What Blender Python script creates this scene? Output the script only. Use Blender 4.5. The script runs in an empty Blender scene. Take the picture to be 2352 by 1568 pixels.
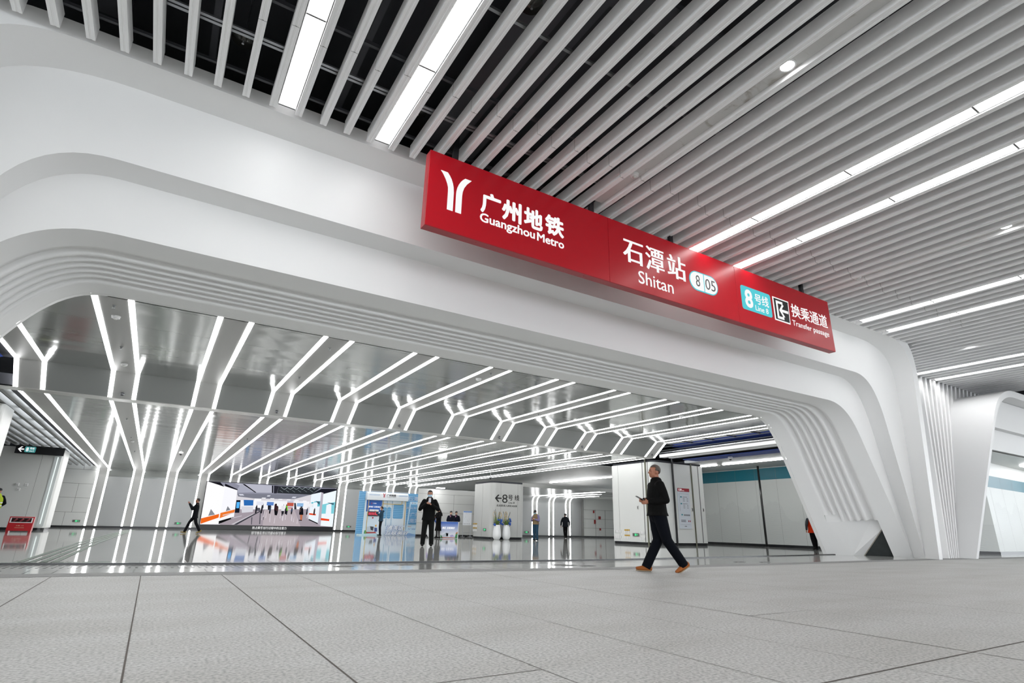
import bpy, bmesh, math, random
from mathutils import Vector as V, Matrix
random.seed(4)
sc = bpy.context.scene
COL = sc.collection
PI = math.pi

# ---------------------------------------------------------------- camera, world, exposure
cd = bpy.data.cameras.new('camera'); cam = bpy.data.objects.new('camera', cd); COL.objects.link(cam)
cd.sensor_width = 36.0; cd.lens = 1276.09*36/2352; cd.clip_end = 300
yaw, pit, rol = 0.54687048, 0.32189138, 0.02302555
fw = V((math.sin(yaw)*math.cos(pit), math.cos(yaw)*math.cos(pit), math.sin(pit)))
rt = V((math.cos(yaw), -math.sin(yaw), 0)); up = rt.cross(fw)
r2 = rt*math.cos(rol)+up*math.sin(rol); u2 = r2.cross(fw)
m = Matrix((r2, u2, -fw)).transposed().to_4x4(); m.translation = V((0, 0, 0.68))
cam.matrix_world = m
sc.camera = cam
w = bpy.data.worlds.new('hall_ambience'); sc.world = w; w.use_nodes = True
w.node_tree.nodes['Background'].inputs[0].default_value = (0.9, 0.95, 1.0, 1)
w.node_tree.nodes['Background'].inputs[1].default_value = 3.9
sc.view_settings.view_transform = 'Standard'; sc.view_settings.look = 'None'
sc.view_settings.gamma = 1.0; sc.view_settings.use_curve_mapping = False
sc.view_settings.exposure = 0.0
HALL_LED, PASS_LED, SIDE_LED = 12.0, 12.0, 30.0
sc.cycles.max_bounces = 8; sc.cycles.diffuse_bounces = 5; sc.cycles.glossy_bounces = 4
sc.cycles.use_denoising = True; sc.cycles.sample_clamp_indirect = 6.0
sc.cycles.use_adaptive_sampling = True; sc.cycles.adaptive_threshold = 0.015
sc.cycles.caustics_reflective = False; sc.cycles.caustics_refractive = False

# ---------------------------------------------------------------- materials
def lin(h):
    if isinstance(h, str):
        h = [int(h[i:i+2], 16)/255 for i in (0, 2, 4)]
        return tuple(c/12.92 if c <= 0.04045 else ((c+0.055)/1.055)**2.4 for c in h)
    return tuple(h)
MATS = {}
def mat(name, col, rough=0.5, metal=0.0, spec=0.5, coat=0.0, emit=0.0, coat_rough=0.1):
    if name in MATS: return MATS[name]
    mt = bpy.data.materials.new(name); mt.use_nodes = True
    b = mt.node_tree.nodes['Principled BSDF']; c = lin(col)
    b.inputs['Base Color'].default_value = (*c, 1); b.inputs['Roughness'].default_value = rough
    b.inputs['Metallic'].default_value = metal; b.inputs['Specular IOR Level'].default_value = spec
    b.inputs['Coat Weight'].default_value = coat; b.inputs['Coat Roughness'].default_value = coat_rough
    if emit:
        b.inputs['Emission Color'].default_value = (*c, 1); b.inputs['Emission Strength'].default_value = emit
    MATS[name] = mt
    return mt
def glow(name, col, s):
    if name in MATS: return MATS[name]
    mt = bpy.data.materials.new(name); mt.use_nodes = True; nt = mt.node_tree
    nt.nodes.remove(nt.nodes['Principled BSDF'])
    e = nt.nodes.new('ShaderNodeEmission'); e.inputs[0].default_value = (*lin(col), 1); e.inputs[1].default_value = s
    nt.links.new(e.outputs[0], nt.nodes['Material Output'].inputs[0])
    MATS[name] = mt
    return mt
def nodes(mt): return mt.node_tree, mt.node_tree.nodes['Principled BSDF']
def noisy(mt, scale=3.0, amt=0.06, bump=0.0, bscale=40, rough=0.0):
    """slight tone and roughness variation, object coordinates"""
    nt, b = nodes(mt); c = b.inputs['Base Color'].default_value[:]
    tc = nt.nodes.new('ShaderNodeTexCoord'); n = nt.nodes.new('ShaderNodeTexNoise')
    n.inputs['Scale'].default_value = scale; n.inputs['Detail'].default_value = 4
    nt.links.new(tc.outputs['Object'], n.inputs['Vector'])
    mx = nt.nodes.new('ShaderNodeMix'); mx.data_type = 'RGBA'
    mx.inputs[6].default_value = tuple(max(0, v*(1-amt)) for v in c[:3])+(1,)
    mx.inputs[7].default_value = tuple(min(1, v*(1+amt)) for v in c[:3])+(1,)
    nt.links.new(n.outputs['Fac'], mx.inputs[0]); nt.links.new(mx.outputs[2], b.inputs['Base Color'])
    if bump:
        n2 = nt.nodes.new('ShaderNodeTexNoise'); n2.inputs['Scale'].default_value = bscale
        nt.links.new(tc.outputs['Object'], n2.inputs['Vector'])
        bp = nt.nodes.new('ShaderNodeBump'); bp.inputs['Strength'].default_value = bump; bp.inputs['Distance'].default_value = 0.02
        nt.links.new(n2.outputs['Fac'], bp.inputs['Height']); nt.links.new(bp.outputs[0], b.inputs['Normal'])
    return mt

M_arch = noisy(mat('arch_white', (0.83, 0.83, 0.825), 0.42, spec=0.4), 0.7, 0.015)
M_slat = noisy(mat('slat_white', (0.92, 0.92, 0.925), 0.55, spec=.3), 1.2, 0.03)
M_void = mat('void_black', (0.06, 0.062, 0.07), 0.8, spec=0.1)
M_duct = mat('duct_dark', (0.06, 0.062, 0.072), 0.6)
M_rail = mat('galvanised_rail', (0.35, 0.36, 0.37), 0.35, metal=0.7)
M_rail2 = mat('painted_rail', (0.06, 0.062, 0.07), 0.5)
M_white = noisy(mat('panel_white', (0.74, 0.75, 0.73), 0.33), 0.8, 0.02)
M_white2 = mat('white_plastic', (0.8, 0.8, 0.8), 0.35)
M_grey = mat('panel_grey', (0.46, 0.475, 0.465), 0.3)
M_perf = mat('perforated_panel', (0.46, 0.46, 0.45), 0.45)
M_panel2 = noisy(mat('panel_white_dim', (0.50, 0.505, 0.49), 0.35), 0.8, 0.02)  # panel white darkened in colour to stand for weaker light on these panels
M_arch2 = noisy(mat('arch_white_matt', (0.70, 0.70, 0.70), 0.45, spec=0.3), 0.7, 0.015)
M_trim = mat('aluminium_trim', (0.62, 0.62, 0.60), 0.3, metal=0.5)
M_black = mat('black_plastic', (0.012, 0.012, 0.014), 0.35)
M_skirt = mat('black_skirting', (0.010, 0.011, 0.013), 0.25)
M_joint = mat('joint_grey', (0.18, 0.18, 0.175), 0.6)
M_red = mat('sign_red', (0.46, 0.005, 0.014), 0.36, spec=0.25, coat=0.16, coat_rough=0.2)
M_reddark = mat('sign_red_side', (0.36, 0.010, 0.02), 0.35)
M_letter = glow('letter_white', (1, 1, 1), 0.97)
M_ink = mat('letter_black', (0.012, 0.012, 0.012), 0.5)
M_teal = noisy(mat('teal_panel', (0.012, 0.16, 0.22), 0.32, spec=0.25), 0.6, 0.1)
M_blue = noisy(mat('blue_panel', (0.010, 0.045, 0.30), 0.5), 2.0, 0.4)
M_steel = noisy(mat('dark_steel_plate', (0.055, 0.062, 0.062), 0.5, metal=0.3), 3, 0.35)
M_glass = mat('glass_column_strip', (0.75, 0.80, 0.80), 0.08, spec=0.8)
M_hall = glow('hall_led', (1, 1, 1), HALL_LED)
M_pass = glow('passage_led', (1, 1, 1), PASS_LED)
M_side = glow('side_led', (1, 1, 1), SIDE_LED)
M_green = glow('exit_green', '5cf0a0', 0.9)

def gloss_panel():
    mt = mat('glossy_ceiling_panel', (0.36, 0.375, 0.365), 0.12, metal=0.5)
    nt, b = nodes(mt); tc = nt.nodes.new('ShaderNodeTexCoord')
    mp = nt.nodes.new('ShaderNodeMapping'); mp.inputs['Scale'].default_value = (0.5, 1.7, 1)
    n = nt.nodes.new('ShaderNodeTexNoise'); n.inputs['Scale'].default_value = 1.0; n.inputs['Detail'].default_value = 0.6
    bp = nt.nodes.new('ShaderNodeBump'); bp.inputs['Strength'].default_value = 0.22; bp.inputs['Distance'].default_value = 0.05
    wv = nt.nodes.new('ShaderNodeTexBrick')
    wv.inputs['Color1'].default_value = wv.inputs['Color2'].default_value = (0.36, 0.375, 0.365, 1)
    wv.inputs['Mortar'].default_value = (0.2, 0.21, 0.2, 1)
    wv.inputs['Scale'].default_value = 1.0; wv.inputs['Mortar Size'].default_value = 0.006
    wv.inputs['Brick Width'].default_value = 40; wv.inputs['Row Height'].default_value = 1.55; wv.offset = 0
    L = nt.links.new
    L(tc.outputs['Object'], mp.inputs[0]); L(mp.outputs[0], n.inputs['Vector']); L(n.outputs['Fac'], bp.inputs['Height'])
    L(bp.outputs[0], b.inputs['Normal']); L(tc.outputs['Object'], wv.inputs['Vector']); L(wv.outputs['Color'], b.inputs['Base Color'])
    return mt
M_gloss = gloss_panel()

def granite():
    mt = mat('flamed_granite', (0.5, 0.5, 0.49), 0.5, spec=0.35); nt, b = nodes(mt); L = nt.links.new
    tc = nt.nodes.new('ShaderNodeTexCoord')
    n1 = nt.nodes.new('ShaderNodeTexNoise'); n1.inputs['Scale'].default_value = 55; n1.inputs['Detail'].default_value = 3
    n2 = nt.nodes.new('ShaderNodeTexNoise'); n2.inputs['Scale'].default_value = 1.1; n2.inputs['Detail'].default_value = 5
    mp = nt.nodes.new('ShaderNodeMapping'); mp.inputs['Scale'].default_value = (0.5, 1.6, 1)
    L(tc.outputs['Object'], n1.inputs['Vector']); L(tc.outputs['Object'], mp.inputs[0]); L(mp.outputs[0], n2.inputs['Vector'])
    r = nt.nodes.new('ShaderNodeValToRGB'); e = r.color_ramp.elements
    e[0].position = 0.32; e[0].color = (0.27, 0.27, 0.262, 1); e[1].position = 0.60; e[1].color = (0.52, 0.52, 0.505, 1)
    L(n1.outputs['Fac'], r.inputs[0])
    r2 = nt.nodes.new('ShaderNodeValToRGB'); f = r2.color_ramp.elements
    f[0].position = 0.3; f[0].color = (0.86, 0.85, 0.83, 1); f[1].position = 0.62; f[1].color = (1, 1, 1, 1)
    L(n2.outputs['Fac'], r2.inputs[0])
    mx = nt.nodes.new('ShaderNodeMix'); mx.data_type = 'RGBA'; mx.blend_type = 'MULTIPLY'; mx.inputs[0].default_value = 1
    L(r.outputs[0], mx.inputs[6]); L(r2.outputs[0], mx.inputs[7]); L(mx.outputs[2], b.inputs['Base Color'])
    bp = nt.nodes.new('ShaderNodeBump'); bp.inputs['Strength'].default_value = 0.25; bp.inputs['Distance'].default_value = 0.004
    L(n1.outputs['Fac'], bp.inputs['Height']); L(bp.outputs[0], b.inputs['Normal'])
    return mt
M_granite = granite()

def polished():
    mt = mat('polished_stone', (0.42, 0.425, 0.41), 0.05, spec=0.75); nt, b = nodes(mt); L = nt.links.new
    tc = nt.nodes.new('ShaderNodeTexCoord')
    bk = nt.nodes.new('ShaderNodeTexBrick'); bk.offset = 0
    bk.inputs['Color1'].default_value = (0.37, 0.375, 0.36, 1); bk.inputs['Color2'].default_value = (0.44, 0.445, 0.43, 1)
    bk.inputs['Mortar'].default_value = (0.14, 0.14, 0.14, 1); bk.inputs['Scale'].default_value = 1
    bk.inputs['Mortar Size'].default_value = 0.004; bk.inputs['Brick Width'].default_value = 1.2; bk.inputs['Row Height'].default_value = 2.4
    n = nt.nodes.new('ShaderNodeTexNoise'); n.inputs['Scale'].default_value = 60
    mx = nt.nodes.new('ShaderNodeMix'); mx.data_type = 'RGBA'; mx.blend_type = 'OVERLAY'; mx.inputs[0].default_value = 0.25
    L(tc.outputs['Object'], bk.inputs['Vector']); L(tc.outputs['Object'], n.inputs['Vector'])
    L(bk.outputs['Color'], mx.inputs[6]); L(n.outputs['Fac'], mx.inputs[7]); L(mx.outputs[2], b.inputs['Base Color'])
    mp = nt.nodes.new('ShaderNodeMapping'); mp.inputs['Scale'].default_value = (0.25, 1.2, 1)
    n2 = nt.nodes.new('ShaderNodeTexNoise'); n2.inputs['Scale'].default_value = 0.8
    L(tc.outputs['Object'], mp.inputs[0]); L(mp.outputs[0], n2.inputs['Vector'])
    bp = nt.nodes.new('ShaderNodeBump'); bp.inputs['Strength'].default_value = 0.03; bp.inputs['Distance'].default_value = 0.02
    L(n2.outputs['Fac'], bp.inputs['Height']); L(bp.outputs[0], b.inputs['Normal'])
    return mt
M_polish = polished()

# ---------------------------------------------------------------- mesh helpers
class MB:
    def __init__(s): s.bm = bmesh.new()
    def face(s, pts):
        try: return s.bm.faces.new([s.bm.verts.new(p) for p in pts])
        except ValueError: return None
    def box(s, x0, x1, y0, y1, z0, z1):
        v = [s.bm.verts.new((x, y, z)) for x in (x0, x1) for y in (y0, y1) for z in (z0, z1)]
        for f in ((0, 1, 3, 2), (4, 6, 7, 5), (0, 4, 5, 1), (2, 3, 7, 6), (0, 2, 6, 4), (1, 5, 7, 3)): s.bm.faces.new([v[i] for i in f])
        return s
    def grid(s, rows, closed=False):
        vs = [[s.bm.verts.new(p) for p in r] for r in rows]
        for a, b in zip(vs, vs[1:]):
            n = len(a)
            for i in range(n if closed else n-1):
                j = (i+1) % n
                try: s.bm.faces.new((a[i], a[j], b[j], b[i]))
                except ValueError: pass
        return vs
    def prism(s, poly, ax, a, b):
        """2-D polygon extruded along an axis: ax 'y' takes (x,z), 'x' takes (y,z), 'z' takes (x,y)"""
        f = {'y': lambda p, t: (p[0], t, p[1]), 'x': lambda p, t: (t, p[0], p[1]), 'z': lambda p, t: (p[0], p[1], t)}[ax]
        A = [s.bm.verts.new(f(p, a)) for p in poly]; B = [s.bm.verts.new(f(p, b)) for p in poly]; n = len(poly)
        s.bm.faces.new(A); s.bm.faces.new(B[::-1])
        for i in range(n): s.bm.faces.new((A[i], B[i], B[(i+1) % n], A[(i+1) % n]))
        return s
    def tube(s, pts, rad, n=10, side=(1, 0, 0), caps=True):
        pts = [V(p) for p in pts]
        if not isinstance(rad, (list, tuple)): rad = [rad]*len(pts)
        rad = [(r, r) if not isinstance(r, (list, tuple)) else r for r in rad]
        rows = []
        for i, p in enumerate(pts):
            t = (pts[min(i+1, len(pts)-1)]-pts[max(i-1, 0)]).normalized()
            sd = V(side)
            if abs(sd.dot(t)) > 0.95: sd = V((0, 1, 0)) if abs(t.y) < 0.9 else V((0, 0, 1))
            u = (sd-t*sd.dot(t)).normalized(); q = t.cross(u)
            rows.append([p+u*rad[i][0]*math.cos(2*PI*k/n)+q*rad[i][1]*math.sin(2*PI*k/n) for k in range(n)])
        vs = s.grid(rows, True)
        if caps: s.bm.faces.new(vs[0][::-1]); s.bm.faces.new(vs[-1])
        return s
    def ell(s, c, r, sub=2):
        mx = Matrix.Translation(V(c)) @ Matrix.Diagonal((*r, 1))
        bmesh.ops.create_icosphere(s.bm, subdivisions=sub, radius=1.0, matrix=mx)
        return s
    def lathe(s, c, prof, n=24, caps=True):
        rows = [[(c[0]+r*math.cos(2*PI*k/n), c[1]+r*math.sin(2*PI*k/n), c[2]+z) for k in range(n)] for r, z in prof]
        vs = s.grid(rows, True)
        if caps and prof[0][0] > 1e-4: s.bm.faces.new(vs[0][::-1])
        if caps and prof[-1][0] > 1e-4: s.bm.faces.new(vs[-1])
        return s
def link(name, me, mt, parent=None, smooth=False):
    o = bpy.data.objects.new(name, me); COL.objects.link(o)
    if mt is not None and len(me.materials) == 0: me.materials.append(mt)
    if smooth: me.polygons.foreach_set('use_smooth', [True]*len(me.polygons))
    if parent is not None: o.parent = parent
    return o
def obj(name, mb, mt, parent=None, smooth=False, world=True, bevel=0):
    bm = mb.bm
    if parent is not None and world: bmesh.ops.translate(bm, verts=bm.verts, vec=-wloc(parent))
    bmesh.ops.recalc_face_normals(bm, faces=bm.faces)
    me = bpy.data.meshes.new(name); bm.to_mesh(me); bm.free()
    o = link(name, me, mt, parent, smooth)
    if bevel:
        b = o.modifiers.new('bevel', 'BEVEL'); b.width = bevel; b.segments = 2; b.limit_method = 'ANGLE'
    return o
def wloc(p):
    v = V((0, 0, 0))
    while p is not None: v = v+p.location; p = p.parent
    return v
def thing(name, label, cat, loc=(0, 0, 0), rz=0, group=None):
    o = bpy.data.objects.new(name, None); COL.objects.link(o); o.location = loc; o.rotation_euler = (0, 0, rz)
    o.empty_display_size = 0.1
    return tag(o, label, cat, group)
def tag(o, label, cat, group=None):
    o['label'] = label; o['category'] = cat
    if group: o['group'] = group
    return o
def struct(o, label=None, cat=None):
    o['kind'] = 'structure'
    if label: o['label'] = label; o['category'] = cat or 'structure'
    return o
def stree(name, label, cat='structure', loc=(0, 0, 0)):
    o = thing(name, label, cat, loc); o['kind'] = 'structure'
    return o
def text(s, x0, x1, z0, z1, y, mt, parent, name='lettering', bold=0.0, ax='y', depth=0.004, shear=0.0, space=1.0):
    """lettering fitted to a box on the plane y (ax='y', facing -y) or x (ax='x', facing -x; x0,x1 then run along -y)"""
    c = bpy.data.curves.new('lettering', 'FONT'); c.body = s; c.offset = bold if not isinstance(bold, tuple) and bold <= 0.009 else 0; c.resolution_u = 3; c.shear = shear; c.space_character = space
    o = bpy.data.objects.new('lettering', c); COL.objects.link(o)
    dg = bpy.context.evaluated_depsgraph_get()
    me = bpy.data.meshes.new_from_object(o.evaluated_get(dg))
    bpy.data.objects.remove(o); bpy.data.curves.remove(c)
    xs = [v.co.x for v in me.vertices]; ys = [v.co.y for v in me.vertices]
    if not xs: return None
    bx_, bz_ = bold if isinstance(bold, tuple) else (bold, bold)
    if bx_ > 0.009:
        bm = bmesh.new(); bm.from_mesh(me); base = bm.copy(); tmp = bpy.data.meshes.new('t'); base.to_mesh(tmp); base.free()
        for k in range(8):
            n0 = len(bm.verts); bm.from_mesh(tmp); bm.verts.ensure_lookup_table()
            d = V((math.cos(k*PI/4)*bx_, math.sin(k*PI/4)*bz_, .0005*(k+1)))
            for v in bm.verts[n0:]: v.co += d
        bm.to_mesh(me); bm.free(); bpy.data.meshes.remove(tmp)
        xs = [v.co.x for v in me.vertices]; ys = [v.co.y for v in me.vertices]
    a, b, e, f = min(xs), max(xs), min(ys), max(ys)
    off = wloc(parent)
    for v in me.vertices:
        X = x0+(v.co.x-a)/(b-a)*(x1-x0); Z = z0+(v.co.y-e)/(f-e)*(z1-z0)
        v.co = (V((X, y-v.co.z, Z)) if ax == 'y' else V((y, X, Z)))-off
    if ax == 'y' and depth:
        bm = bmesh.new(); bm.from_mesh(me)
        r = bmesh.ops.extrude_face_region(bm, geom=bm.faces[:])
        bmesh.ops.translate(bm, verts=[g for g in r['geom'] if isinstance(g, bmesh.types.BMVert)], vec=(0, -depth, 0))
        bm.to_mesh(me); bm.free()
    me.materials.clear(); me.materials.append(mt)
    return link(name, me, mt, parent)
def bez(T, P, L, n=12, h=0.70):
    T, P, L = V((*T, 0)), V((*P, 0)), V((*L, 0)); a = T+(P-T)*h; b = L+(P-L)*h; out = []
    for i in range(n+1):
        t = i/n; q = T*(1-t)**3+a*3*t*(1-t)**2+b*3*t*t*(1-t)+L*t**3; out.append((q.x, q.y))
    return out
def curve(foot, L, P, T, c, ztop=None, nl=16, nt=24):
    """half arch from right foot over the corner, mirrored about x=c; a list of (x,z) from left foot to right foot"""
    leg = [(foot[0]+(L[0]-foot[0])*i/nl, foot[1]+(L[1]-foot[1])*i/nl) for i in range(nl)]
    half = leg+bez(L, P, T)
    left = [(2*c-x, z) for x, z in half]; right = half[::-1]
    a, b = left[-1], right[0]
    mid = [(a[0]+(b[0]-a[0])*i/nt, a[1]+(b[1]-a[1])*i/nt) for i in range(1, nt)]
    return left+mid+right
def at(cv, y): return [(x, y, z) for x, z in cv]
def sweep(name, x0, x1, prof, mt, parent, thick=0.0, smooth=False):
    """profile of (y,z) points swept from x0 to x1"""
    mb = MB(); mb.grid([[(x0, y, z) for y, z in prof], [(x1, y, z) for y, z in prof]])
    return obj(name, mb, mt, parent, smooth)
ORD = ['first', 'second', 'third', 'fourth', 'fifth', 'sixth', 'seventh', 'eighth', 'ninth', 'tenth', 'eleventh', 'twelfth']
# ---------------------------------------------------------------- floors
fl = stree('floor', 'pale grey stone floor of the concourse and the polished passage', 'floor')
EDGE = [(-31, 9.3), (-0.7, 8.95), (2.2, 8.6), (7.05, 8.15), (11.5, 8.25), (15, 8.45), (18, 8.62), (21.1, 8.75), (24.2, 8.8), (60, 8.8)]
SEAM = [(-31, 11.9), (-1.73, 11.25), (1.5, 10.7), (4.6, 10.55), (9.2, 10.55), (12.4, 10.9), (16, 11.25), (20.4, 11.8), (60, 12.2)]
def fy(tab, x):
    for (a, b), (c, d) in zip(tab, tab[1:]):
        if a <= x <= c: return b+(d-b)*(x-a)/(c-a)
mb = MB(); xs = [-30+i*0.5 for i in range(181)]
mb.grid([[(x, -42, 0) for x in xs], [(x, 0, 0) for x in xs], [(x, fy(EDGE, x), 0) for x in xs]])
obj('granite_paving', mb, M_granite, fl)
mb = MB(); mb.grid([[(x, fy(EDGE, x), 0) for x in xs], [(x, fy(SEAM, x), 0) for x in xs]])
M_mid = noisy(mat('honed_stone', (0.42, 0.425, 0.415), 0.10, spec=0.6), 25, 0.10)
obj('honed_threshold', mb, M_mid, fl)
mb = MB(); mb.grid([[(x, fy(SEAM, x), 0) for x in xs], [(x, 70, 0) for x in xs]])
obj('polished_paving', mb, M_polish, fl)
mb = MB(); mb.grid([[(x, fy(SEAM, x)-.03, .0) for x in xs], [(x, fy(SEAM, x)-.028, .024) for x in xs], [(x, fy(SEAM, x)+.03, .024) for x in xs], [(x, fy(SEAM, x)+.032, .0) for x in xs]])
obj('expansion_joint', mb, M_skirt, fl)
mb = MB(); mb.grid([[(x, fy(EDGE, x)-.05, .002) for x in xs], [(x, fy(EDGE, x)+.45, .002) for x in xs]])
bs_ = noisy(mat('border_stone', (.25, .25, .245), .6, spec=.2), 30, .25)
obj('border_course', mb, bs_, fl)
# joints of the granite slabs: rows along y, one course along x
M_gj = mat('granite_joint', (0.10, 0.085, 0.075), 0.8)
def joint(x0, y0, x1, y1, wd=0.008):
    d = (V((x1, y1, 0))-V((x0, y0, 0))).normalized(); n = V((-d.y, d.x, 0))*wd/2; a = V((x0, y0, 0.0015)); b = V((x1, y1, 0.0015))
    q = MB(); q.face([a-n, b-n, b+n, a+n]); return q
mb = MB()
for i, x in enumerate([-0.88, 0.02, 0.92, 1.82, 2.72, 3.62, 4.52, 5.42, 6.32, 7.22, 8.12, 9.02, 9.92, 10.82, 11.72, 13.52, 15.32]):
    wd = 0.009 if i in (0, 1, 2, 6, 9) else 0.004
    mb.face([(x-wd/2, -2, 0.0015), (x+wd/2, -2, 0.0015), (x+wd/2, fy(EDGE, x)-0.05, 0.0015), (x-wd/2, fy(EDGE, x)-0.05, 0.0015)])
mb.face([(1.6, 1.795, 0.0015), (40, 1.795, 0.0015), (40, 1.807, 0.0015), (1.6, 1.807, 0.0015)])
mb.face([(0.92, 2.62, 0.0015), (1.82, 2.62, 0.0015), (1.82, 2.626, 0.0015), (0.92, 2.626, 0.0015)])
mb.face([(4.52, 3.4, 0.0015), (5.42, 3.4, 0.0015), (5.42, 3.406, 0.0015), (4.52, 3.406, 0.0015)])
obj('slab_joints', mb, M_gj, fl)
struct(fl)
# tactile guide paving crossing the passage on the left
tp = thing('tactile_paving', 'green grey ribbed tactile guide strip running into the passage on the left', 'tactile paving', (-1.4, 14, 0))
M_tac = mat('tactile_stone', (0.13, 0.175, 0.14), 0.5, spec=.25)
pth = [(-1.38, 11.45), (-1.38, 20), (-1.2, 30), (-0.95, 43)]
for j in range(4):
    mb = MB()
    for (a, b), (c, d) in zip(pth, pth[1:]):
        p, q = V((a, b, 0)), V((c, d, 0)); t = (q-p); ln = t.length; t = t/ln; n = V((-t.y, t.x, 0)); k = 0
        while k < ln-0.1:
            e = min(k+(0.27 if b < 20 else 1.0), ln); o_ = n*(j-1.5)*0.145
            A, B = p+t*k+o_, p+t*e+o_
            mb.face([A-n*0.045+V((0, 0, .004)), B-n*0.045+V((0, 0, .004)), B+n*0.045+V((0, 0, .004)), A+n*0.045+V((0, 0, .004))])
            k = e+(0.03 if b < 20 else 0.02)
    obj('guide_bar', mb, M_tac, tp)
for j in range(2):
    mb = MB(); x = -2.6
    while x < -.5: mb.box(x, x+.16, 11.4+.17*j, 11.52+.17*j, 0, .004); x += .2
    obj('cross_bars', mb, M_tac, tp)
tw = thing('tactile_grating', 'band of fine metal bars set in the threshold before the passage', 'grating', (1.5, 10, 0))
mb = MB(); x = -5.0
while x < 9.5:
    y0 = fy(SEAM, x)-0.75; mb.face([(x-.016, y0, .003), (x+.016, y0, .003), (x+.016, y0+.62, .003), (x-.016, y0+.62, .003)]); x += 0.09
M_bar = mat('grating_metal', (.24, .245, .24), .14, spec=.6); obj('metal_bars', mb, M_bar, tw)
mb = MB(); x = -5.0
while x < 6.5:
    y0 = fy(EDGE, x)+0.46; mb.face([(x-.008, y0, .003), (x+.008, y0, .003), (x+.008, y0+.6, .003), (x-.008, y0+.6, .003)]); x += 0.29
obj('stone_joints', mb, M_bar, tw)
mb = MB(); x = -3.0
while x < 5.0:
    y0 = fy(SEAM, x)+0.05; mb.face([(x-.006, y0, .003), (x+.006, y0, .003), (x+.006, y0+.9, .003), (x-.006, y0+.9, .003)]); x += 0.33
obj('inner_joints', mb, M_bar, tw)
for i, (x, y) in enumerate([(2.85, 9.85), (4.0, 10.0), (7.0, 9.2), (7.3, 9.0), (12.2, 9.3), (12.9, 9.1), (6.9, 9.35)]):
    mb = MB(); mb.box(x-0.16, x+0.16, y-0.05, y+0.05, 0, 0.006); mb.box(x-0.12, x-0.02, y-0.03, y+0.03, 0.006, 0.012); mb.box(x+0.02, x+0.12, y-0.03, y+0.03, 0.006, 0.012)
    tag(obj('floor_plate', mb, M_joint), 'small grey metal floor plate in the threshold, %s from the left' % ORD[i], 'floor plate', 'floor plates in the threshold')

# ---------------------------------------------------------------- hall ceiling: slats, void, rails
ce = stree('ceiling', 'open ceiling of white metal slats under a black void', 'ceiling', (9, 0, 7.3))
PIT, X0 = 0.4165, -2.928
prof = [(-.055, 0), (-.016, 0), (-.012, .006), (.012, .006), (.016, 0), (.055, 0), (.055, .26), (-.055, .26)]
def slat_at(k, xc, y1):
    mb = MB(); mb.prism([(xc+px, 7.3+pz) for px, pz in prof], 'y', -41.0, y1)
    obj('slat', mb, M_slat, ce)
XW = 22.7
for k in range(-3, 89):
    xc = X0+PIT*k+0.055
    slat_at(k, xc, 8.68+0.14*max(0, (xc-4)/18) if xc < XW else 10.85)
mb = MB()
for k in range(0, 60, 1):
    xc = X0+PIT*k+0.055
    yj = 6.95 if k % 2 else 6.8
    mb.box(xc-.0555, xc+.0555, yj-.003, yj+.003, 7.2995, 7.562)
obj('slat_joint_lines', mb, M_joint, ce)
mb = MB(); mb.box(-31, 61, -42, 14, 8.9, 9.0); obj('void_roof', mb, M_void, ce)
for i, (y, mt, h) in enumerate([(8.52, M_rail2, .05), (7.7, M_rail, .04), (7.62, M_rail, .03), (6.85, M_rail2, .07), (5.3, M_rail, .05), (3.9, M_rail2, .08), (2.4, M_rail, .05), (0.9, M_rail2, .08)]):
    mb = MB(); mb.box(-16, 36, y-.025, y+.025, 7.60, 7.60+h); obj('carrier_rail', mb, mt, ce)
dk = stree('ceiling_void', 'dark ducts and trunking in the void above the slats', 'ceiling', (2, 5, 8))
for (x0, x1, y0, y1, z0, z1) in [(-2.2, -1.75, -8, 9, 8.1, 8.5), (0.6, 1.0, -8, 9, 8.2, 8.6), (1.5, 1.6, -8, 9, 8.0, 8.2), (3.3, 3.9, -8, 9, 8.0, 8.3), (4.2, 4.3, -8, 9, 7.9, 8.0), (-8, 30, 4.3, 4.8, 8.3, 8.5), (-8, 30, 1.5, 1.7, 8.1, 8.3), (-0.6, -0.5, -8, 9, 7.95, 8.05)]:
    mb = MB(); mb.box(x0, x1, y0, y1, z0, z1); obj('duct', mb, M_duct, dk)
for i, (x, y, z, wh) in enumerate([(-0.15, 8.1, 7.86, 'left of the first linear light'), (3.34, 5.15, 7.9, 'right of the second linear light'), (2.79, 8.1, 7.88, 'just left of the red sign')]):
    t = thing('sprinkler', 'sprinkler with round metal dish in the dark void, '+wh, 'sprinkler', (x, y, z), 0, 'sprinklers in the void')
    mb = MB(); mb.lathe((x, y, z), [(0.17, 0), (0.165, 0.03), (0.10, 0.07), (0.02, 0.08)], 28); obj('dish', mb, mat('dish_metal', (0.10, 0.10, 0.09), 0.25, metal=0.8), t, True)
    mb = MB(); mb.tube([(x, y, z+.08), (x, y, 8.9)], 0.015, 8); obj('pipe', mb, M_rail2, t)
    mb = MB(); mb.lathe((x, y, z-.07), [(0.02, 0), (0.012, .02), (.012, .07)], 10); obj('nozzle', mb, M_rail, t)
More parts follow.
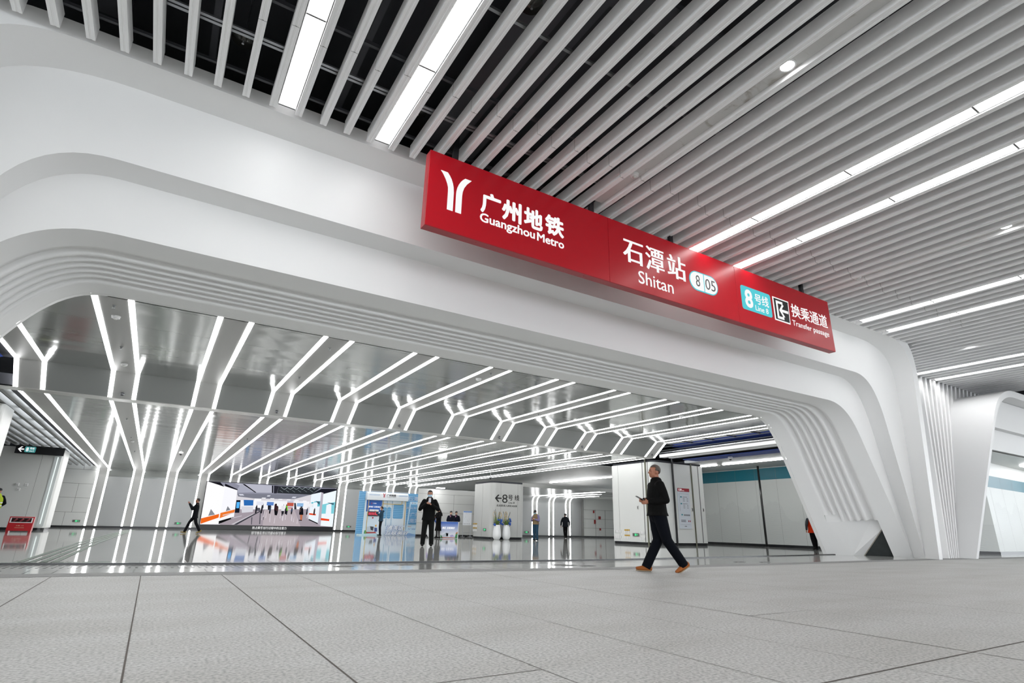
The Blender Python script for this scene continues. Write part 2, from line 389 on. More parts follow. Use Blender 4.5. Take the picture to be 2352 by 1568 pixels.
# linear lights between the slats
KG = [-52, -48, -32, -28, -12, -8, 8, 12, 31, 35, 51, 55, 71, 75, 95, 99, 115, 119]
n = 0
for k in KG:
    x0 = X0+PIT*k+0.11+0.012; x1 = x0+PIT-0.11-0.024
    vis = 0 <= k < 80
    if vis: n += 1
    if not vis: lab = 'linear ceiling light out of view, %s towards the %s wall' % (ORD[KG.index(k) % 6], 'left' if k < 0 else 'right')
    else: lab = 'white linear light between the ceiling slats of the concourse, %s from the left' % ORD[n-1]
    t = thing('linear_light', lab, 'ceiling light', (x0, 2, 7.33), 0, 'linear lights in the slat ceiling')
    y1 = 8.57 if k < 57 else 10.6
    ye = y1
    while ye > -40:
        ys = ye-2.03
        mb = MB(); mb.box(x0+.01, x1-.01, ys, ye, 7.335, 7.345); obj('diffuser', mb, M_hall, t)
        ye = ys-0.03
    mb = MB(); mb.box(x0, x0+.009, -40, y1+.02, 7.325, 7.46); mb.box(x1-.009, x1, -40, y1+.02, 7.325, 7.46); mb.box(x0, x1, -40, y1+.02, 7.46, 7.47)
    ye = y1+.03
    obj('housing', mb, M_slat, t); mb = MB()
    while ye > -40: mb.box(x0, x1, ye-.03, ye, 7.327, 7.40); ye -= 2.06
    obj('joint_bar', mb, mat('bar_grey', (.16, .16, .16), .5), t)
# service panel with downlight and detector between two slats
def strip_panel(k, nm, lab):
    x0 = X0+PIT*k+0.11; x1 = x0+PIT-0.11
    mb = MB(); mb.box(x0+.005, x1-.005, -8, 7.98, 7.39, 7.40)
    mt = mat('service_panel', (0.62, 0.62, 0.61), 0.45); return tag(obj(nm, mb, mt), lab, 'ceiling panel')
if 'service_panel' not in MATS:
    ms = mat('service_panel', (0.62, 0.62, 0.61), 0.45); nt, b = nodes(ms)
    tc = nt.nodes.new('ShaderNodeTexCoord'); nn = nt.nodes.new('ShaderNodeTexNoise'); nn.inputs['Scale'].default_value = 2.2; nn.inputs['Detail'].default_value = 8; nn.inputs['Distortion'].default_value = 1.5
    rr = nt.nodes.new('ShaderNodeValToRGB'); e = rr.color_ramp.elements; e[0].position = 0.30; e[0].color = (0.40, 0.38, 0.35, 1); e[1].position = 0.40; e[1].color = (0.62, 0.62, 0.61, 1)
    nt.links.new(tc.outputs['Object'], nn.inputs['Vector']); nt.links.new(nn.outputs['Fac'], rr.inputs[0]); nt.links.new(rr.outputs[0], b.inputs['Base Color'])
strip_panel(23, 'service_panel', 'stained grey service strip between two slats, above the middle of the red sign')
strip_panel(43, 'service_panel', 'grey service strip between two slats at the right, beyond the two long lights')
strip_panel(65, 'service_panel', 'grey service strip between two slats above the right leg of the arch')
for (k, y, w_) in [(23, 3.54, 'nearest of the three, in the stained strip'), (43, 3.64, 'middle of the three, near the right edge of the photo'), (65, 7.8, 'farthest of the three, above the right leg of the arch')]:
    x = X0+PIT*k+0.11+(PIT-.11)/2
    t = thing('downlight', 'round recessed downlight, '+w_, 'downlight', (x, y, 7.37), 0, 'downlights of the slat ceiling')
    mb = MB(); mb.lathe((x, y, 7.37), [(0.10, 0.01), (0.10, 0), (0.125, 0.0), (0.125, 0.02)], 28, False); obj('trim_ring', mb, M_white2, t, True)
    mb = MB(); mb.lathe((x, y, 7.374), [(0.0001, 0), (0.10, 0), (0.10, 0.012)], 28); obj('lens', mb, glow('downlight_lens', (1, 1, 1), 25), t)
def detector(x, y, z, lab, grp, r=0.055):
    t = thing('smoke_detector', lab, 'smoke detector', (x, y, z), 0, grp)
    mb = MB(); mb.lathe((x, y, z), [(0.6*r, -0.75*r), (r, -0.6*r), (r*1.02, -0.2*r), (r*1.1, -0.15*r), (r*1.1, 0)], 20); obj('base', mb, M_white2, t, True)
    mb = MB(); mb.lathe((x, y, z-0.75*r), [(0.35*r, -0.25*r), (0.5*r, 0)], 16); obj('sensor', mb, M_trim, t, True)
for (k, y, w_) in [(23, 6.82, 'above the middle of the red sign'), (43, 6.9, 'above the right end of the red sign')]:
    detector(X0+PIT*k+0.26, y, 7.39, 'white round smoke detector under a ceiling strip, '+w_, 'detectors in the concourse', 0.085)

# ---------------------------------------------------------------- the big arch
C0 = curve((21.18, 0), (22.02, 5.7), (22.27, 7.33), (20.75, 7.33), 9.32)
C0o = curve((21.40, 0), (22.36, 5.9), (22.62, 7.60), (21.2, 7.60), 9.32)
C0b = curve((21.66, 0), (22.05, 5.7), (22.13, 7.25), (20.0, 7.25), 9.3)
C1 = curve((21.68, 0), (20.80, 4.3), (20.47, 5.91), (19.3, 5.91), 8.93)
C1b = curve((22.03, 0), (20.79, 4.3), (20.34, 5.85), (19.2, 5.85), 8.9)
C2 = curve((22.06, 0), (19.97, 3.85), (19.40, 4.90), (18.3, 4.90), 8.52)
C3 = curve((20.52, 0), (18.76, 3.42), (18.15, 4.58), (17.45, 4.58), 8.0)
ar = thing('portal_arch', 'wide white stepped arch with flared legs framing the passage', 'arch', (9, 9, 0))
def band(name, rows, mt=M_arch, smooth=True):
    mb = MB(); mb.grid(rows); return obj(name, mb, mt, ar, smooth)
band('front_rim', [at(C0o, 8.8), at(C0, 8.8)])
Cs = [curve((f, 0), (22.45+.1*i, 5.9), (22.66+.05*i, 7.60), (21.2, 7.60), 9.32) for i, f in enumerate((21.98, 22.4, 22.6))]
band('outer_shell', [at(C0o, 8.8), at(Cs[0], 9.4), at(Cs[1], 9.95), at(Cs[2], 12.0)])
band('upper_soffit', [at(C0, 8.8), [((a[0]+b[0])/2, 9.1, (a[1]+b[1])/2) for a, b in zip(C0, C0b)], at(C0b, 9.4)])
band('upper_fascia', [at([(a[0]+(b[0]-a[0])*t, a[1]+(b[1]-a[1])*t) for a, b in zip(C0b, C1)], 9.4) for t in (0, .33, .66, 1)])
band('middle_soffit', [at(C1, 9.4), at(C1b, 9.9)])
band('lower_fascia', [at([(a[0]+(b[0]-a[0])*t, a[1]+(b[1]-a[1])*t) for a, b in zip(C1b, C2)], 9.9) for t in (0, .33, .66, 1)])
# ribbed soffit: flat, six coved grooves, flat
GR = [(0.262, 0.345), (0.382, 0.435), (0.470, 0.523), (0.557, 0.610), (0.643, 0.695), (0.728, 0.788)]
ss = [0, 0.1, 0.2, 0.225]
dd = {}
for a, b in GR:
    for f, d in ((0, 0), (0.03, .55), (0.12, .92), (0.25, 1), (0.45, .93), (0.65, .74), (0.85, .45), (0.96, .20), (1.0, 0)):
        s_ = a+(b-a)*f; ss.append(s_); dd[s_] = d*0.10
ss += [0.83, 0.85, 0.92, 0.999]
ss = sorted(set(ss)); NC = len(C2); cen = V((8.3, 0, 2.3))
def loft(i, s_):
    a, b = C2[i], C3[i]; p = V((a[0]+(b[0]-a[0])*s_, 9.9+2.1*s_, a[1]+(b[1]-a[1])*s_))
    return p
def nrm(i, s_):
    a, b = loft(max(i-1, 0), s_), loft(min(i+1, NC-1), s_); c = loft(i, min(s_+.02, 1))-loft(i, max(s_-.02, 0))
    n_ = (b-a).cross(c).normalized()
    mid = V((8.3, loft(i, s_).y, 0)); return n_ if n_.dot(loft(i, s_)-mid) > 0 else -n_
def hole(i, s_):
    p = loft(i, s_); return i > NC*0.7 and p.z < 1.34 and 0.225 <= s_ <= 0.83
mb = MB(); vg = []
ZR = 1.34
for s_ in ss:
    row = []
    for i in range(NC):
        p = loft(i, s_); d = dd.get(s_, 0)
        if p.z < 1.4: d *= max(0, (p.z-1.0)/0.4) if i < NC/2 else 1.0
        row.append(mb.bm.verts.new(p+nrm(i, s_)*d))
    vg.append(row)
for r in range(len(ss)-1):
    for i in range(NC-1):
        if hole(i, (ss[r]+ss[r+1])/2) and hole(i+1, (ss[r]+ss[r+1])/2): continue
        mb.bm.faces.new((vg[r][i], vg[r][i+1], vg[r+1][i+1], vg[r+1][i]))
obj('ribbed_soffit', mb, M_arch, ar, True)
band('inner_return', [at(C3, 12.0), at(C3, 12.12)])
# recess cut into the right leg, with its plaster lining and the steel plate
iH = min(i for i in range(int(NC*.7), NC) if loft(i, .4).z < 1.34)
def dn(i, s_, k): return loft(i, s_)+nrm(i, s_)*k
sA, sB = 0.83, 0.225
TL, TR, BL, BR = loft(iH, sA), loft(iH, sB), loft(NC-1, sA), loft(NC-1, sB)
inn = V((.30, .05, 0))
Pp, Qq = TR.lerp(BR, .22), BL.lerp(BR, .42)
mb = MB()
LT, LB = TL+V((.34, -.42, 0)), BL+V((.22, -.30, 0))
up_ = V((-.1, 0, .35)); mb.face([TL, LT, LB, BL]); mb.face([TL, TL+up_, LT+up_, LT])
obj('recess_lining', mb, M_arch, ar)
mb = MB(); mb.face([LT+up_, TR+inn+up_, TR+inn, Pp+inn*.6, Qq+inn*.6, LB, LT]); obj('recess_back', mb, M_arch, ar)
mb = MB(); o1 = inn*.9
mb.face([Qq+o1-V((0, -.2, 0)), Pp+o1+V((0, .1, .2)), TR+o1*1.3, BR+o1*1.3+V((.1, -.2, 0)), BR+o1*1.0])
obj('steel_plate', mb, M_steel, ar)
mb = MB(); mb.tube([Qq+inn*.55, Pp+inn*.55], 0.016, 6); obj('plaster_edge', mb, mat('raw_board_edge', (0.32, 0.30, 0.26), 0.8), ar)
mb = MB(); mb.face([TR, TR+inn*1.4, BR+inn*1.4, BR]); obj('recess_lining', mb, M_arch, ar)

# ---------------------------------------------------------------- second arch at the right and the finned wall between
D0o = curve((23.80, 0), (28.5, 5.45), (29.75, 6.86), (31.6, 6.84), 42)
D0 = curve((23.98, 0), (28.45, 5.15), (29.7, 6.54), (31.3, 6.53), 42)
a2 = thing('portal_arch', 'second white arch at the right edge, with a smooth curved flank', 'arch', (30, 9, 0))
def leftonly(cv):
    return [p for p in cv[:int(len(cv)*0.62)]]
D0o, D0 = leftonly(D0o[::-1]), leftonly(D0[::-1])
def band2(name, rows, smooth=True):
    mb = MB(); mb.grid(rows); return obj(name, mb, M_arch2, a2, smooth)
band2('front_rim', [at(D0o, 8.8), at(D0, 8.8)])
band2('curved_flank', [at(D0o, 8.8), at(D0o, 9.8), at(D0o, 11.25)])
band2('inner_soffit', [at(D0, 8.8), at(D0, 9.4)])
def legx(z):
    for (a, c), (d, e) in zip(D0, D0[1:]):
        if c <= z <= e: return a+(d-a)*(z-c)/max(1e-6, e-c)
    return D0[-1][0]
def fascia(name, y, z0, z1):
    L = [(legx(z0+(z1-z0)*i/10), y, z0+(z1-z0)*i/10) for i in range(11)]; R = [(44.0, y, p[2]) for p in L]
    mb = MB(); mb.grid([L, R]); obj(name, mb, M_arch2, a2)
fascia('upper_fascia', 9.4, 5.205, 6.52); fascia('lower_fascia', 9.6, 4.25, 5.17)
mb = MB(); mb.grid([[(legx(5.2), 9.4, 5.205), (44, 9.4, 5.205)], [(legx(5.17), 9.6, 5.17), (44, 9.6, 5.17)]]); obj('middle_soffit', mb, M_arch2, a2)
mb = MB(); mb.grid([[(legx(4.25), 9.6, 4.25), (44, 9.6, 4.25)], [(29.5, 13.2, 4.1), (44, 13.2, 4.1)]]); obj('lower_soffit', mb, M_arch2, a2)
fw_ = stree('wall_fin', 'fan of white vertical fins between the two arches', 'wall', (25, 10, 0))
k = int((27.3-X0)/PIT)+1
while True:
    xt = X0+PIT*k
    if xt > 34: break
    xb = 23.12+(xt-27.7)*0.33
    mb = MB(); W = 0.16
    P = [(xb, 9.30, 0), (xt, 10.72, 7.4)]
    pr_ = [(0, -.02), (W, -.02), (W, .5), (0, .5)]
    rows = []
    for q, f in ((P[0], .35), (P[1], 1.0)): rows.append([(q[0]+a*f, q[1]+b, q[2]) for a, b in pr_])
    vs = mb.grid(rows, True); mb.bm.faces.new(vs[0]); mb.bm.faces.new(vs[1])
    obj('fin', mb, M_arch, fw_); k += 1
mb = MB(); mb.grid([[(22.75, 9.75, 0), (26.5, 9.75, 0)], [(22.85, 11.2, 7.4), (36, 11.2, 7.4)]]); obj('fin_backing', mb, M_slat, fw_)
SCREEN=[('d9d6dc', [(3.12, 3.43), (12.78, 3.35), (12.8, 0.23), (3.17, 0.32)]), ('8f90a0', [(3.12, 3.43), (12.78, 3.35), (10.79, 2.75), (9.51, 2.35), (6.56, 2.32), (5.33, 2.5), (5.26, 2.94)]), ('b9bac8', [(5.01, 3.39), (7.7, 3.35), (7.78, 2.78), (6.63, 2.75)]), ('a9abbb', [(5.25, 2.96), (5.46, 3.35), (6.49, 2.77), (5.34, 2.69)]), ('7d7f8c', [(5.35, 2.62), (10.79, 2.75), (9.51, 2.35), (6.57, 2.3), (5.39, 2.41)]), ('d5d7e4', [(5.4, 2.6), (5.71, 2.6), (5.82, 2.5), (5.51, 2.49)]), ('e2e4ee', [(7.49, 2.57), (7.72, 2.58), (7.64, 2.49), (7.45, 2.49)]), ('d5d7e4', [(9.39, 2.54), (9.68, 2.54), (9.6, 2.43), (9.31, 2.43)]), ('15151c', [(5.54, 3.36), (5.72, 3.36), (6.65, 2.76), (6.56, 2.75)]), ('15151c', [(7.7, 3.35), (7.8, 3.34), (7.87, 2.76), (7.78, 2.78)]), ('2a2a33', [(7.86, 3.35), (8.24, 3.33), (8.14, 2.75), (7.93, 2.74)]), ('2d3136', [(8.24, 3.33), (11.47, 3.31), (10.79, 2.75), (8.16, 2.77)]), ('9aa6ab', [(8.37, 3.27), (8.66, 3.09), (8.67, 3.05), (8.38, 3.23)]), ('9aa6ab', [(8.66, 3.09), (8.9, 3.27), (8.9, 3.23), (8.67, 3.05)]), ('7c878c', [(8.34, 3.02), (8.6, 2.87), (8.6, 2.84), (8.34, 2.99)]), ('9aa6ab', [(8.82, 3.29), (9.11, 3.11), (9.12, 3.08), (8.83, 3.25)]), ('9aa6ab', [(9.11, 3.11), (9.35, 3.3), (9.36, 3.26), (9.12, 3.07)]), ('7c878c', [(8.79, 3.05), (9.05, 2.89), (9.05, 2.86), (8.79, 3.01)]), ('9aa6ab', [(9.28, 3.32), (9.57, 3.13), (9.58, 3.1), (9.28, 3.28)]), ('9aa6ab', [(9.57, 3.13), (9.82, 3.32), (9.82, 3.28), (9.58, 3.1)]), ('7c878c', [(9.24, 3.07), (9.51, 2.91), (9.51, 2.88), (9.25, 3.04)]), ('9aa6ab', [(9.74, 3.34), (10.03, 3.16), (10.04, 3.12), (9.74, 3.3)]), ('9aa6ab', [(10.03, 3.16), (10.28, 3.34), (10.29, 3.31), (10.04, 3.12)]), ('7c878c', [(9.7, 3.09), (9.97, 2.93), (9.97, 2.9), (9.7, 3.06)]), ('9aa6ab', [(10.2, 3.37), (10.5, 3.18), (10.51, 3.15), (10.21, 3.33)]), ('9aa6ab', [(10.5, 3.18), (10.75, 3.37), (10.76, 3.33), (10.51, 3.14)]), ('7c878c', [(10.16, 3.12), (10.43, 2.96), (10.44, 2.93), (10.17, 3.08)]), ('9aa6ab', [(10.68, 3.39), (10.98, 3.21), (10.98, 3.17), (10.68, 3.35)]), ('9aa6ab', [(10.98, 3.21), (11.23, 3.39), (11.23, 3.35), (10.98, 3.17)]), ('7c878c', [(10.63, 3.14), (10.91, 2.98), (10.91, 2.95), (10.64, 3.1)]), ('a49aa3', [(5.31, 1.16), (5.33, 1.44), (7.27, 1.55), (10.59, 1.61), (10.8, 0.79), (11.58, 0.47), (12.8, 0.23), (4.44, 0.31)]), ('b9aeb4', [(7.42, 1.51), (9.62, 1.6), (10.28, 0.25), (7.47, 0.27)]), ('f4f4f8', [(5.52, 2.14), (10.76, 2.2), (10.59, 1.59), (5.76, 1.45)]), ('ffffff', [(3.12, 3.43), (4.37, 3.13), (4.43, 0.37), (3.17, 0.32)]), ('f06a20', [(3.16, 0.74), (4.31, 1.09), (4.32, 0.82), (3.19, 0.35)]), ('fafaff', [(4.37, 3.15), (5.26, 2.92), (5.35, 0.89), (4.4, 0.55)]), ('ef7a30', [(4.38, 1.16), (5.33, 1.44), (5.32, 1.21), (4.39, 0.77)]), ('111113', [(4.37, 0.57), (5.31, 0.89), (5.3, 0.78), (4.39, 0.35)]), ('8d8f96', [(3.7, 1.43), (4.04, 1.03), (3.6, 0.93)]), ('85878e', [(4.79, 1.67), (5.03, 1.4), (4.72, 1.3)]), ('15151c', [(4.34, 3.33), (5.28, 2.94), (5.27, 2.87), (4.36, 3.14)]), ('15151c', [(3.19, 3.42), (4.0, 3.41), (4.34, 3.08), (3.9, 3.22)]), ('161a26', [(5.32, 2.13), (5.61, 2.14), (5.67, 1.2), (5.35, 1.19)]), ('57b8ff', [(5.37, 1.99), (5.59, 2.0), (5.59, 1.54), (5.4, 1.53)]), ('2f6db5', [(5.82, 2.17), (6.52, 2.17), (6.56, 1.76), (5.91, 1.74)]), ('d8d8e0', [(5.73, 1.68), (6.57, 1.69), (6.61, 1.29), (5.85, 1.2)]), ('f9f9fc', [(6.57, 2.3), (7.07, 2.29), (7.07, 1.68), (6.62, 1.67)]), ('3c3c45', [(5.42, 0.32), (7.22, 1.45), (7.29, 1.42), (5.64, 0.32)]), ('c9c5cc', [(5.24, 0.34), (6.66, 1.16), (6.7, 1.13), (5.42, 0.33)]), ('4c4c55', [(7.11, 1.31), (7.17, 1.31), (7.27, 0.39), (7.2, 0.38)]), ('4c4c55', [(6.57, 0.88), (6.64, 0.88), (6.68, 0.35), (6.63, 0.34)]), ('4c4c55', [(7.35, 1.43), (7.39, 1.43), (7.46, 0.71), (7.42, 0.71)]), ('3a2228', [(8.1, 1.91), (8.31, 1.89), (8.43, 1.44), (8.12, 1.46)]), ('15151a', [(8.13, 1.46), (8.42, 1.44), (8.39, 1.06), (8.22, 1.08)]), ('241a1c', [(8.14, 1.96), (8.26, 1.95), (8.26, 1.84), (8.14, 1.85)]), ('e6e4ea', [(8.63, 1.83), (8.84, 1.83), (8.9, 1.41), (8.66, 1.41)]), ('25252c', [(8.67, 1.41), (8.88, 1.41), (8.86, 1.03), (8.74, 1.04)]), ('2a2a30', [(8.68, 1.94), (8.79, 1.93), (8.8, 1.82), (8.69, 1.83)]), ('76c832', [(8.94, 1.82), (9.11, 1.82), (9.15, 1.44), (8.98, 1.45)]), ('202028', [(8.99, 1.45), (9.14, 1.44), (9.13, 1.11), (9.05, 1.12)]), ('30252a', [(8.96, 1.92), (9.05, 1.91), (9.06, 1.81), (8.97, 1.82)]), ('15161c', [(10.02, 1.69), (10.29, 1.67), (10.38, 1.14), (10.07, 1.14)]), ('c07050', [(10.12, 1.14), (10.32, 1.14), (10.32, 0.73), (10.2, 0.73)]), ('1a1a20', [(10.07, 1.84), (10.23, 1.83), (10.24, 1.69), (10.08, 1.69)]), ('101014', [(10.1, 0.75), (10.32, 0.74), (10.32, 0.68), (10.08, 0.69)]), ('202028', [(7.59, 1.91), (7.8, 1.91), (7.84, 1.45), (7.66, 1.47)]), ('303038', [(9.55, 2.06), (9.67, 2.05), (9.79, 1.56), (9.62, 1.55)]), ('4a4a55', [(7.15, 1.92), (7.29, 1.92), (7.32, 1.57), (7.2, 1.57)]), ('55555f', [(6.72, 1.62), (7.09, 1.59), (7.1, 1.36), (6.84, 1.39)]), ('c8c8d8', [(8.99, 2.26), (9.48, 2.25), (9.52, 1.58), (9.12, 1.56)]), ('e05a38', [(9.12, 1.68), (9.48, 1.68), (9.48, 1.62), (9.13, 1.62)]), ('1c1e28', [(10.78, 2.77), (11.53, 3.26), (12.79, 3.31), (12.77, 3.17), (11.73, 2.83), (11.56, 2.97)]), ('eef6ff', [(10.79, 2.77), (11.56, 2.98), (11.58, 0.47), (10.82, 0.84)]), ('5fc0d0', [(10.87, 2.21), (11.58, 2.26), (11.58, 1.84), (10.89, 1.77)]), ('f2f8ff', [(11.02, 2.12), (11.36, 2.18), (11.41, 1.39), (11.07, 1.38)]), ('3f5f70', [(11.2, 2.26), (11.53, 2.21), (11.54, 1.94), (11.31, 2.15)]), ('e8502a', [(10.81, 1.29), (11.34, 1.24), (11.34, 1.11), (10.81, 1.16)]), ('101014', [(10.82, 0.84), (11.58, 0.52), (11.59, 0.43), (10.83, 0.75)]), ('b9b4c0', [(11.56, 2.97), (11.73, 2.94), (11.85, 0.28), (11.59, 0.47)]), ('f2fbff', [(11.74, 2.84), (12.77, 3.17), (12.8, 0.23), (11.83, 0.31)]), ('7fd0dc', [(11.76, 2.0), (12.79, 2.23), (12.77, 1.29), (11.78, 1.26)]), ('f2f8ff', [(12.1, 1.96), (12.49, 2.12), (12.57, 1.03), (12.12, 1.02)]), ('3f5f70', [(12.13, 2.16), (12.7, 2.13), (12.66, 1.98), (12.34, 2.08)]), ('ee4a25', [(11.77, 0.92), (12.47, 0.84), (12.46, 0.69), (11.79, 0.74)])]
# ---------------------------------------------------------------- red hanging sign
SX0, SX1, SZ0, SZ1, SY = 3.06, 15.61, 5.575, 7.105, 8.0
sg = thing('station_sign', 'long red station sign with white lettering hung in front of the arch', 'sign', (9.3, 8.08, 5.575))
mb = MB(); mb.box(SX0, SX1, SY+.012, SY+.19, SZ0, SZ1); obj('case', mb, M_reddark, sg, bevel=.006)
FP_ = []
for a, b in ((SX0, 7.228), (7.234, 11.425), (11.431, SX1)):
    mb = MB(); mb.box(a, b, SY, SY+.03, SZ0+.006, SZ1); FP_.append(obj('face_panel', mb, M_red, sg, bevel=.004))
sA_, sB_, sC_ = FP_
for x in (4.1, 6.6, 8.2, 10.9, 12.1, 14.8):
    mb = MB(); mb.lathe((x, SY+.08, SZ0-.008), [(.012, 0), (.012, .01)], 8); obj('screw', mb, M_reddark, sg)
def plate(name, pts, mt, parent, y, d=0.008):
    mb = MB(); mb.prism(pts, 'y', y-d, y); return obj(name, mb, mt, parent)
YL = [(3.286, 6.757), (3.422, 6.755), (3.468, 6.70), (3.505, 6.64), (3.535, 6.565), (3.553, 6.49), (3.564, 6.38), (3.564, 6.003), (3.45, 6.003), (3.45, 6.377), (3.446, 6.45), (3.428, 6.52), (3.39, 6.608), (3.335, 6.699)]
YR = [(3.909, 6.757), (3.777, 6.757), (3.73, 6.71), (3.69, 6.655), (3.655, 6.585), (3.63, 6.51), (3.615, 6.43), (3.612, 6.34), (3.614, 6.003), (3.73, 6.003), (3.732, 6.369), (3.74, 6.46), (3.765, 6.55), (3.82, 6.65)]
plate('logo', YL, M_letter, sA_, SY); plate('logo', YR, M_letter, sA_, SY)
for ch, x0, x1, z0, z1 in (('广', 4.12, 4.555, 6.185, 6.64), ('州', 4.575, 5.02, 6.19, 6.645), ('地', 5.075, 5.52, 6.20, 6.645), ('铁', 5.575, 6.04, 6.205, 6.65)):
    text(ch, x0, x1, z0, z1, SY, M_letter, sA_, bold=0.038)
text('Guangzhou', 4.115, 5.335, 5.93, 6.175, SY, M_letter, sA_, bold=0.022)
text('Metro', 5.385, 6.04, 5.975, 6.16, SY, M_letter, sA_, bold=0.022)
for ch, x0, x1, z0, z1 in (('石', 7.635, 8.245, 6.19, 6.73), ('潭', 8.305, 8.89, 6.17, 6.765), ('站', 8.985, 9.60, 6.175, 6.765)):
    text(ch, x0, x1, z0, z1, SY, M_letter, sB_, bold=(0.026, 0.004))
text('Shitan', 8.058, 9.136, 5.765, 6.07, SY, M_letter, sB_, bold=0.004)
def pill(x0, x1, z0, z1, n=14):
    r = (z1-z0)/2; zc = (z0+z1)/2
    return [(x1-r+r*math.sin(PI*i/n), zc+r*math.cos(PI*i/n)) for i in range(n+1)]+[(x0+r-r*math.sin(PI*i/n), zc-r*math.cos(PI*i/n)) for i in range(n+1)]
def rrect(x0, x1, z0, z1, r, n=6):
    o = []
    for cx, cz, a in ((x1-r, z1-r, 0), (x0+r, z1-r, 1), (x0+r, z0+r, 2), (x1-r, z0+r, 3)):
        o += [(cx+r*math.cos(PI/2*(a+i/n)), cz+r*math.sin(PI/2*(a+i/n))) for i in range(n+1)]
    return o
M_cy = glow('line_cyan', '5fd3de', 0.95); M_dkg = mat('digit_grey', (0.06, 0.06, 0.06), 0.5)
plate('line_badge', pill(9.70, 10.70, 6.055, 6.555), M_cy, sB_, SY, .008); plate('line_badge', pill(9.725, 10.675, 6.08, 6.53), M_letter, sB_, SY-.008, .004)
mb = MB(); mb.box(10.19, 10.212, SY-.015, SY-.008, 6.06, 6.55); obj('badge_divider', mb, M_cy, sg)
text('8', 9.915, 10.055, 6.165, 6.455, SY-.012, M_dkg, sB_, bold=-.004); text('05', 10.245, 10.60, 6.165, 6.445, SY-.012, M_dkg, sB_, bold=-.004)
plate('line_plate', rrect(11.595, 12.80, 5.985, 6.635, .07), M_cy, sC_, SY)
text('8', 11.72, 12.03, 6.055, 6.56, SY-.008, M_letter, sC_, bold=.03)
text('号线', 12.12, 12.69, 6.235, 6.525, SY-.008, M_letter, sC_, bold=.012); text('Line 8', 12.115, 12.64, 6.05, 6.195, SY-.008, M_letter, sC_, bold=.004)
plate('arrow_plate', [(12.905, 6.63), (13.60, 6.63), (13.57, 5.965), (12.905, 5.965)], M_letter, sC_, SY)
plate('arrow_plate', [(12.945, 6.595), (13.562, 6.595), (13.535, 6.0), (12.945, 6.0)], M_ink, sC_, SY-.008, .004)
for pl in ([(13.02, 6.54), (13.31, 6.54), (13.31, 6.47), (13.09, 6.47), (13.09, 6.10), (13.30, 6.10), (13.30, 6.03), (13.02, 6.03)],
           [(13.13, 6.285), (13.27, 6.455), (13.35, 6.455), (13.245, 6.325), (13.52, 6.325), (13.52, 6.25), (13.245, 6.25), (13.35, 6.12), (13.27, 6.12)],
           [(13.26, 6.54), (13.31, 6.54), (13.31, 6.43), (13.26, 6.43)], [(13.25, 6.13), (13.30, 6.13), (13.30, 6.03), (13.25, 6.03)]):
    plate('arrow_symbol', pl, M_letter, sC_, SY-.012, .004)
text('换乘通道', 13.70, 15.405, 6.23, 6.62, SY, M_letter, sC_, bold=.010)
text('Transfer passage', 13.675, 15.405, 5.93, 6.135, SY, M_letter, sC_, bold=.003)
for x in (3.59, 6.84, 9.26, 14.5):
    mb = MB(); mb.box(x-.05, x+.05, SY+.05, SY+.13, SZ1-.02, 8.9); obj('hanger_post', mb, M_black, sg)

# ---------------------------------------------------------------- passage ceilings with the light strips
WY = 49.0; ZA, ZB = 4.58, 3.98
BY0, BY1, LY0 = 18.64, 19.42, 19.98
R_ = 0.55
arc = [(WY-R_+R_*math.sin(a), ZB-R_+R_*math.cos(a)) for a in [PI/2*i/8 for i in range(9)]]
PA = [(12.08, ZA), (BY0, ZA)]; PBm = [(BY0, ZA), (BY1, 3.965)]; PT = [(BY1, 3.965), (BY1+.01, 3.945), (LY0-.01, 3.955), (LY0, ZB)]; PL = [(LY0, ZB)]+arc; PW = [(WY, ZB-R_), (WY, .12)]
XK = [-3.81+2.101*i for i in range(12)]
cp = stree('ceiling_passage', 'glossy grey ceiling of the passage with a sloped step', 'ceiling', (8, 20, 4))
wb = stree('wall_back', 'grey panelled end wall of the passage', 'wall', (8, WY, 0))
for i, x in enumerate(XK):
    a, b = x+.1, x+.58
    for pf, nm, par in ((PA, 'perforated_panel', cp), (PBm, 'perforated_beam', cp), (PL, 'perforated_panel', cp), (PW, 'light_panel', wb)):
        sweep(nm, a, b, pf, M_perf, par)
    if i < 11:
        a, b = x+.68, XK[i+1]
        sweep('gloss_panel', a, b, PA, M_gloss, cp); sweep('beam_panel', a, b, PBm, mat('beam_grey', (0.27, 0.28, 0.275), 0.35), cp)
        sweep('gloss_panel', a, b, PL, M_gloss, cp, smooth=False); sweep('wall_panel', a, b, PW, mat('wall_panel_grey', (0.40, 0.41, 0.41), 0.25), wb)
sweep('beam_trim', XK[0]-9, XK[-1]+.72, PT, M_trim, cp)
mb = MB(); mb.box(XK[0]-9, XK[-1]+.7, BY1+.02, LY0-.02, 4.0, 4.3); obj('beam_core', mb, M_duct, cp)
mb = MB(); mb.box(XK[0]-.1, XK[-1]+.8, WY-.03, WY+.05, 0, .13); obj('skirting', mb, M_skirt, wb)
sweep('edge_trim', XK[-1]+.68, XK[-1]+.78, PA, M_trim, cp); sweep('edge_trim', XK[-1]+.68, XK[-1]+.78, PL, M_trim, cp)
